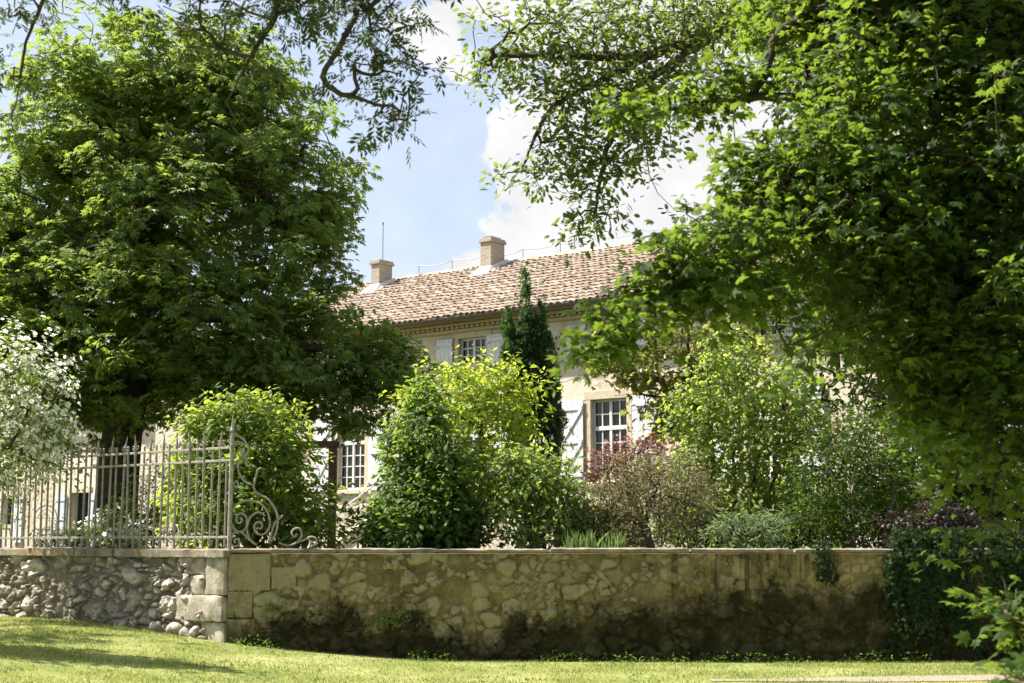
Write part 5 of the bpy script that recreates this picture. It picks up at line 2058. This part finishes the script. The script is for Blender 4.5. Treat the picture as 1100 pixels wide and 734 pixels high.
# ------------------------------------------------------------------ nearer trees whose branches hang into the view
# maple on the right, trunk out of the frame
Bm = np.array([6.3, 9.6, 0.0])
def LM(px, py, Y, rx, ry, rd, w=1.0):
    return lobe(px, py, Y, rx, ry, rd, w)
L = [LM(*a) for a in [
    (970, 130, 9.0, 140, 100, .9), (1040, 250, 9.0, 140, 120, .9), (910, 230, 8.6, 100, 80, .7), (830, 200, 8.8, 66, 56, .45), (970, 345, 9.0, 100, 86, .8),
    (790, 260, 8.2, 56, 36, .35), (725, 305, 8.0, 50, 30, .25), (672, 345, 7.8, 34, 22, .2), (690, 368, 7.8, 18, 8, .12), (640, 374, 7.7, 18, 9, .12, 2), (755, 315, 8.0, 44, 26, .3), (812, 315, 8.5, 52, 30, .4), (622, 388, 7.7, 7, 6, .06, 5.0), (650, 330, 7.9, 14, 10, .12, 1.5), (715, 262, 7.9, 26, 14, .15),
    (1065, 420, 8.8, 80, 90, .8), (1010, 450, 9.2, 44, 34, .5), (920, 40, 10.0, 110, 50, .9), (1040, 60, 9.5, 110, 80, 1.0), (740, 112, 9.5, 44, 14, .25), (790, 85, 9.4, 40, 16, .3),
    (1120, 350, 8.5, 110, 200, .9), (850, 15, 10.5, 60, 28, .6), (1000, 478, 8.0, 12, 9, .1, 1.5), (670, 118, 9.3, 28, 12, .2),
    (950, -70, 9.2, 80, 44, 1.3, 7.0), (1060, -80, 9.2, 120, 50, 1.4, 4.5), (880, -190, 9.0, 80, 50, 1.2, 3.5), (1180, 120, 9.0, 100, 160, 1.2, 1.2)]]  # unseen lobes above the frame, packed dense to shade the right-hand boughs
tl = [Bm, Bm + np.array([-.05, 0, 1.8]), Bm + np.array([-.2, -.05, 3.4]), Bm + np.array([-.5, -.2, 6.0])]
lm = [[tl[2], P(1080, 220, 9.1), P(960, 225, 9.0), P(850, 260, 8.6), P(740, 305, 8.1), P(640, 360, 7.8)],
      [tl[2], P(1090, 120, 9.3), P(960, 110, 9.3), P(850, 105, 9.4), P(740, 112, 9.5), P(660, 140, 9.3)],
      [tl[2], P(1100, 320, 8.9), P(1010, 360, 9.0), P(930, 400, 9.1)],
      [tl[1] + np.array([0, 0, .8]), P(1130, 470, 8.7), P(1060, 560, 8.5)]]
tree('maple_tree', 'near maple tree whose leafy boughs fill the right side', 'tree', Bm, L, 8200, .14, 11, 'maple', .086, 'maple_leaf', trunk=tl, limbs=lm, trunk_r=.22, limb_max=.03, seed=21, shell=(.2, 1.05), upn=.9, outn=.15, jit=.42, tipup=-.5, flat=.35, droop=.3, autolimb=False, twig_min=.0025)

# low shoots of a second small maple at the lower right edge
Bs = np.array([3.0, 6.0, 0.0])
L = [lobe(1072, 652, 7.2, 22, 9, .1), lobe(1092, 672, 7.0, 16, 14, .12), (P(1098, 728, 5.5), np.array([.07, .2, .04]), 1.0), lobe(1045, 648, 7.2, 8, 4, .05, 2)]
tree('maple_sapling', 'low maple shoots poking in at the lower right edge', 'tree', Bs, L, 40, .09, 6, 'maple', .09, 'maple_leaf', 'twig', trunk=[Bs, Bs + np.array([.01, .25, .5]), Bs + np.array([-.02, .6, .95]), P(1105, 668, 7.0)], trunk_r=.016, seed=22, shell=(.2, 1.0), upn=.8, outn=.2, jit=.4, tipup=-.3, flat=.35)

# oak branches crossing the top centre, trunk out of frame
Bo = np.array([8.6, 14.5, 0.0])
L = [lobe(*a) for a in [
    (570, 45, 14, 55, 34, .6), (530, 85, 14, 24, 18, .3), (640, 40, 14, 70, 48, .7), (600, 95, 14, 50, 28, .4), (720, 30, 14.2, 70, 40, .8), (660, 105, 14, 50, 28, .5),
    (610, 150, 14, 46, 26, .4), (650, 185, 14, 40, 30, .4), (580, 185, 14, 30, 14, .3), (640, 225, 14, 26, 26, .3), (620, 250, 14, 16, 12, .2), (690, 150, 14, 40, 30, .4), (545, 190, 14, 14, 8, .15), (800, 20, 14.5, 80, 40, .8), (700, 80, 14, 50, 26, .4), (740, 225, 14, 20, 9, .15, .5)]]
to = [Bo, Bo + np.array([0, 0, 3]), Bo + np.array([-.5, 0, 7])]
lo_ = [[to[1] + np.array([-.2, 0, 2.5]), P(900, 10, 14.6), P(780, 30, 14.3), P(690, 60, 14), P(600, 60, 14), P(530, 60, 14)],
       [P(780, 30, 14.3), P(720, 70, 14.1), P(670, 110, 14), P(650, 170, 14), P(640, 230, 14)],
       [P(700, 60, 14), P(640, 90, 14), P(590, 120, 14), P(560, 185, 14)]]
tree('oak_tree', 'oak whose open leafy branches cross the sky above the roof', 'tree', Bo, L, 820, .17, 11, 'oak', .085, 'oak_leaf', trunk=to, limbs=lo_, trunk_r=.085, limb_max=.05, seed=23, shell=(.15, 1.08), upn=.7, outn=.3, jit=.5, tipup=-.2, flat=.45, droop=.25, autolimb=False, twig_min=.004)

# ash branches hanging from above at the top left
Ba = np.array([-5.2, 7.2, 0.0])
Ya = 9.0
L = [lobe(*a) for a in [
    (20, 15, Ya, 28, 20, .25), (18, 85, Ya, 18, 22, .2), (50, 68, Ya, 16, 12, .15), (8, 128, Ya, 10, 16, .15), (240, 12, Ya, 60, 22, .4), (330, 8, Ya, 60, 24, .4), (410, 20, Ya, 44, 26, .4), (436, 80, Ya, 30, 18, .25), (390, 70, Ya, 34, 30, .25),
    (345, 110, Ya, 24, 22, .2, .7), (285, 75, Ya, 30, 20, .2, .7), (290, 140, Ya, 20, 16, .15, .7), (200, 35, Ya, 30, 18, .2), (415, 122, Ya, 34, 12, .2), (250, -90, Ya, 200, 60, 1.0, .8), (420, -90, Ya, 120, 60, .8, .8), (60, -80, Ya, 120, 50, .8, .8), (30, -150, Ya - 1, 200, 80, 1.2, .8)]]  # the last lobes lie unseen above the frame, added to shade the twigs
ta = [Ba, Ba + np.array([.1, .1, 2.5]), Ba + np.array([.6, .6, 5.2])]
la = [[ta[2], P(60, -150, Ya), P(200, -90, Ya), P(295, -10, Ya), P(270, 60, Ya), P(243, 110, Ya)],
      [P(200, -90, Ya), P(330, -80, Ya), P(385, -10, Ya), P(365, 50, Ya), P(350, 90, Ya), P(430, 120, Ya)],
      [P(60, -150, Ya), P(60, -40, Ya), P(30, 40, Ya), P(18, 110, Ya)]]
tree('ash_tree', 'ash tree whose dark feathery twigs hang into the top left', 'tree', Ba, L, 820, .16, 4, 'pinnate', .15, 'ash_leaf', trunk=ta, limbs=la, trunk_r=.085, limb_max=.034, shoots=.02, spike=.08, seed=24, shell=(.15, 1.06), upn=.5, outn=.3, jit=.5, tipup=-1.0, flat=.5, droop=.4, autolimb=False, twig_min=.0035)

# tree beyond the left edge whose shade falls on the lawn
Bt = np.array([-12.2, 17.6, .4])
L = [(np.array([-9.9, 17.3, 6.6]), np.array([1.7, .62, .7]), 2.2), (np.array([-13.0, 18.6, 7.6]), np.array([2.0, 2.2, 1.3]), 1.0)]
tree('lime_tree', 'leafy tree beyond the left edge shading the lawn', 'tree', Bt, L, 520, .26, 14, 'round', .14, 'oak_leaf', trunk=[Bt, Bt + np.array([0, .2, 3]), Bt + np.array([-.3, .8, 6])], trunk_r=.25, seed=25, shell=(.2, 1.0), spike=.05)
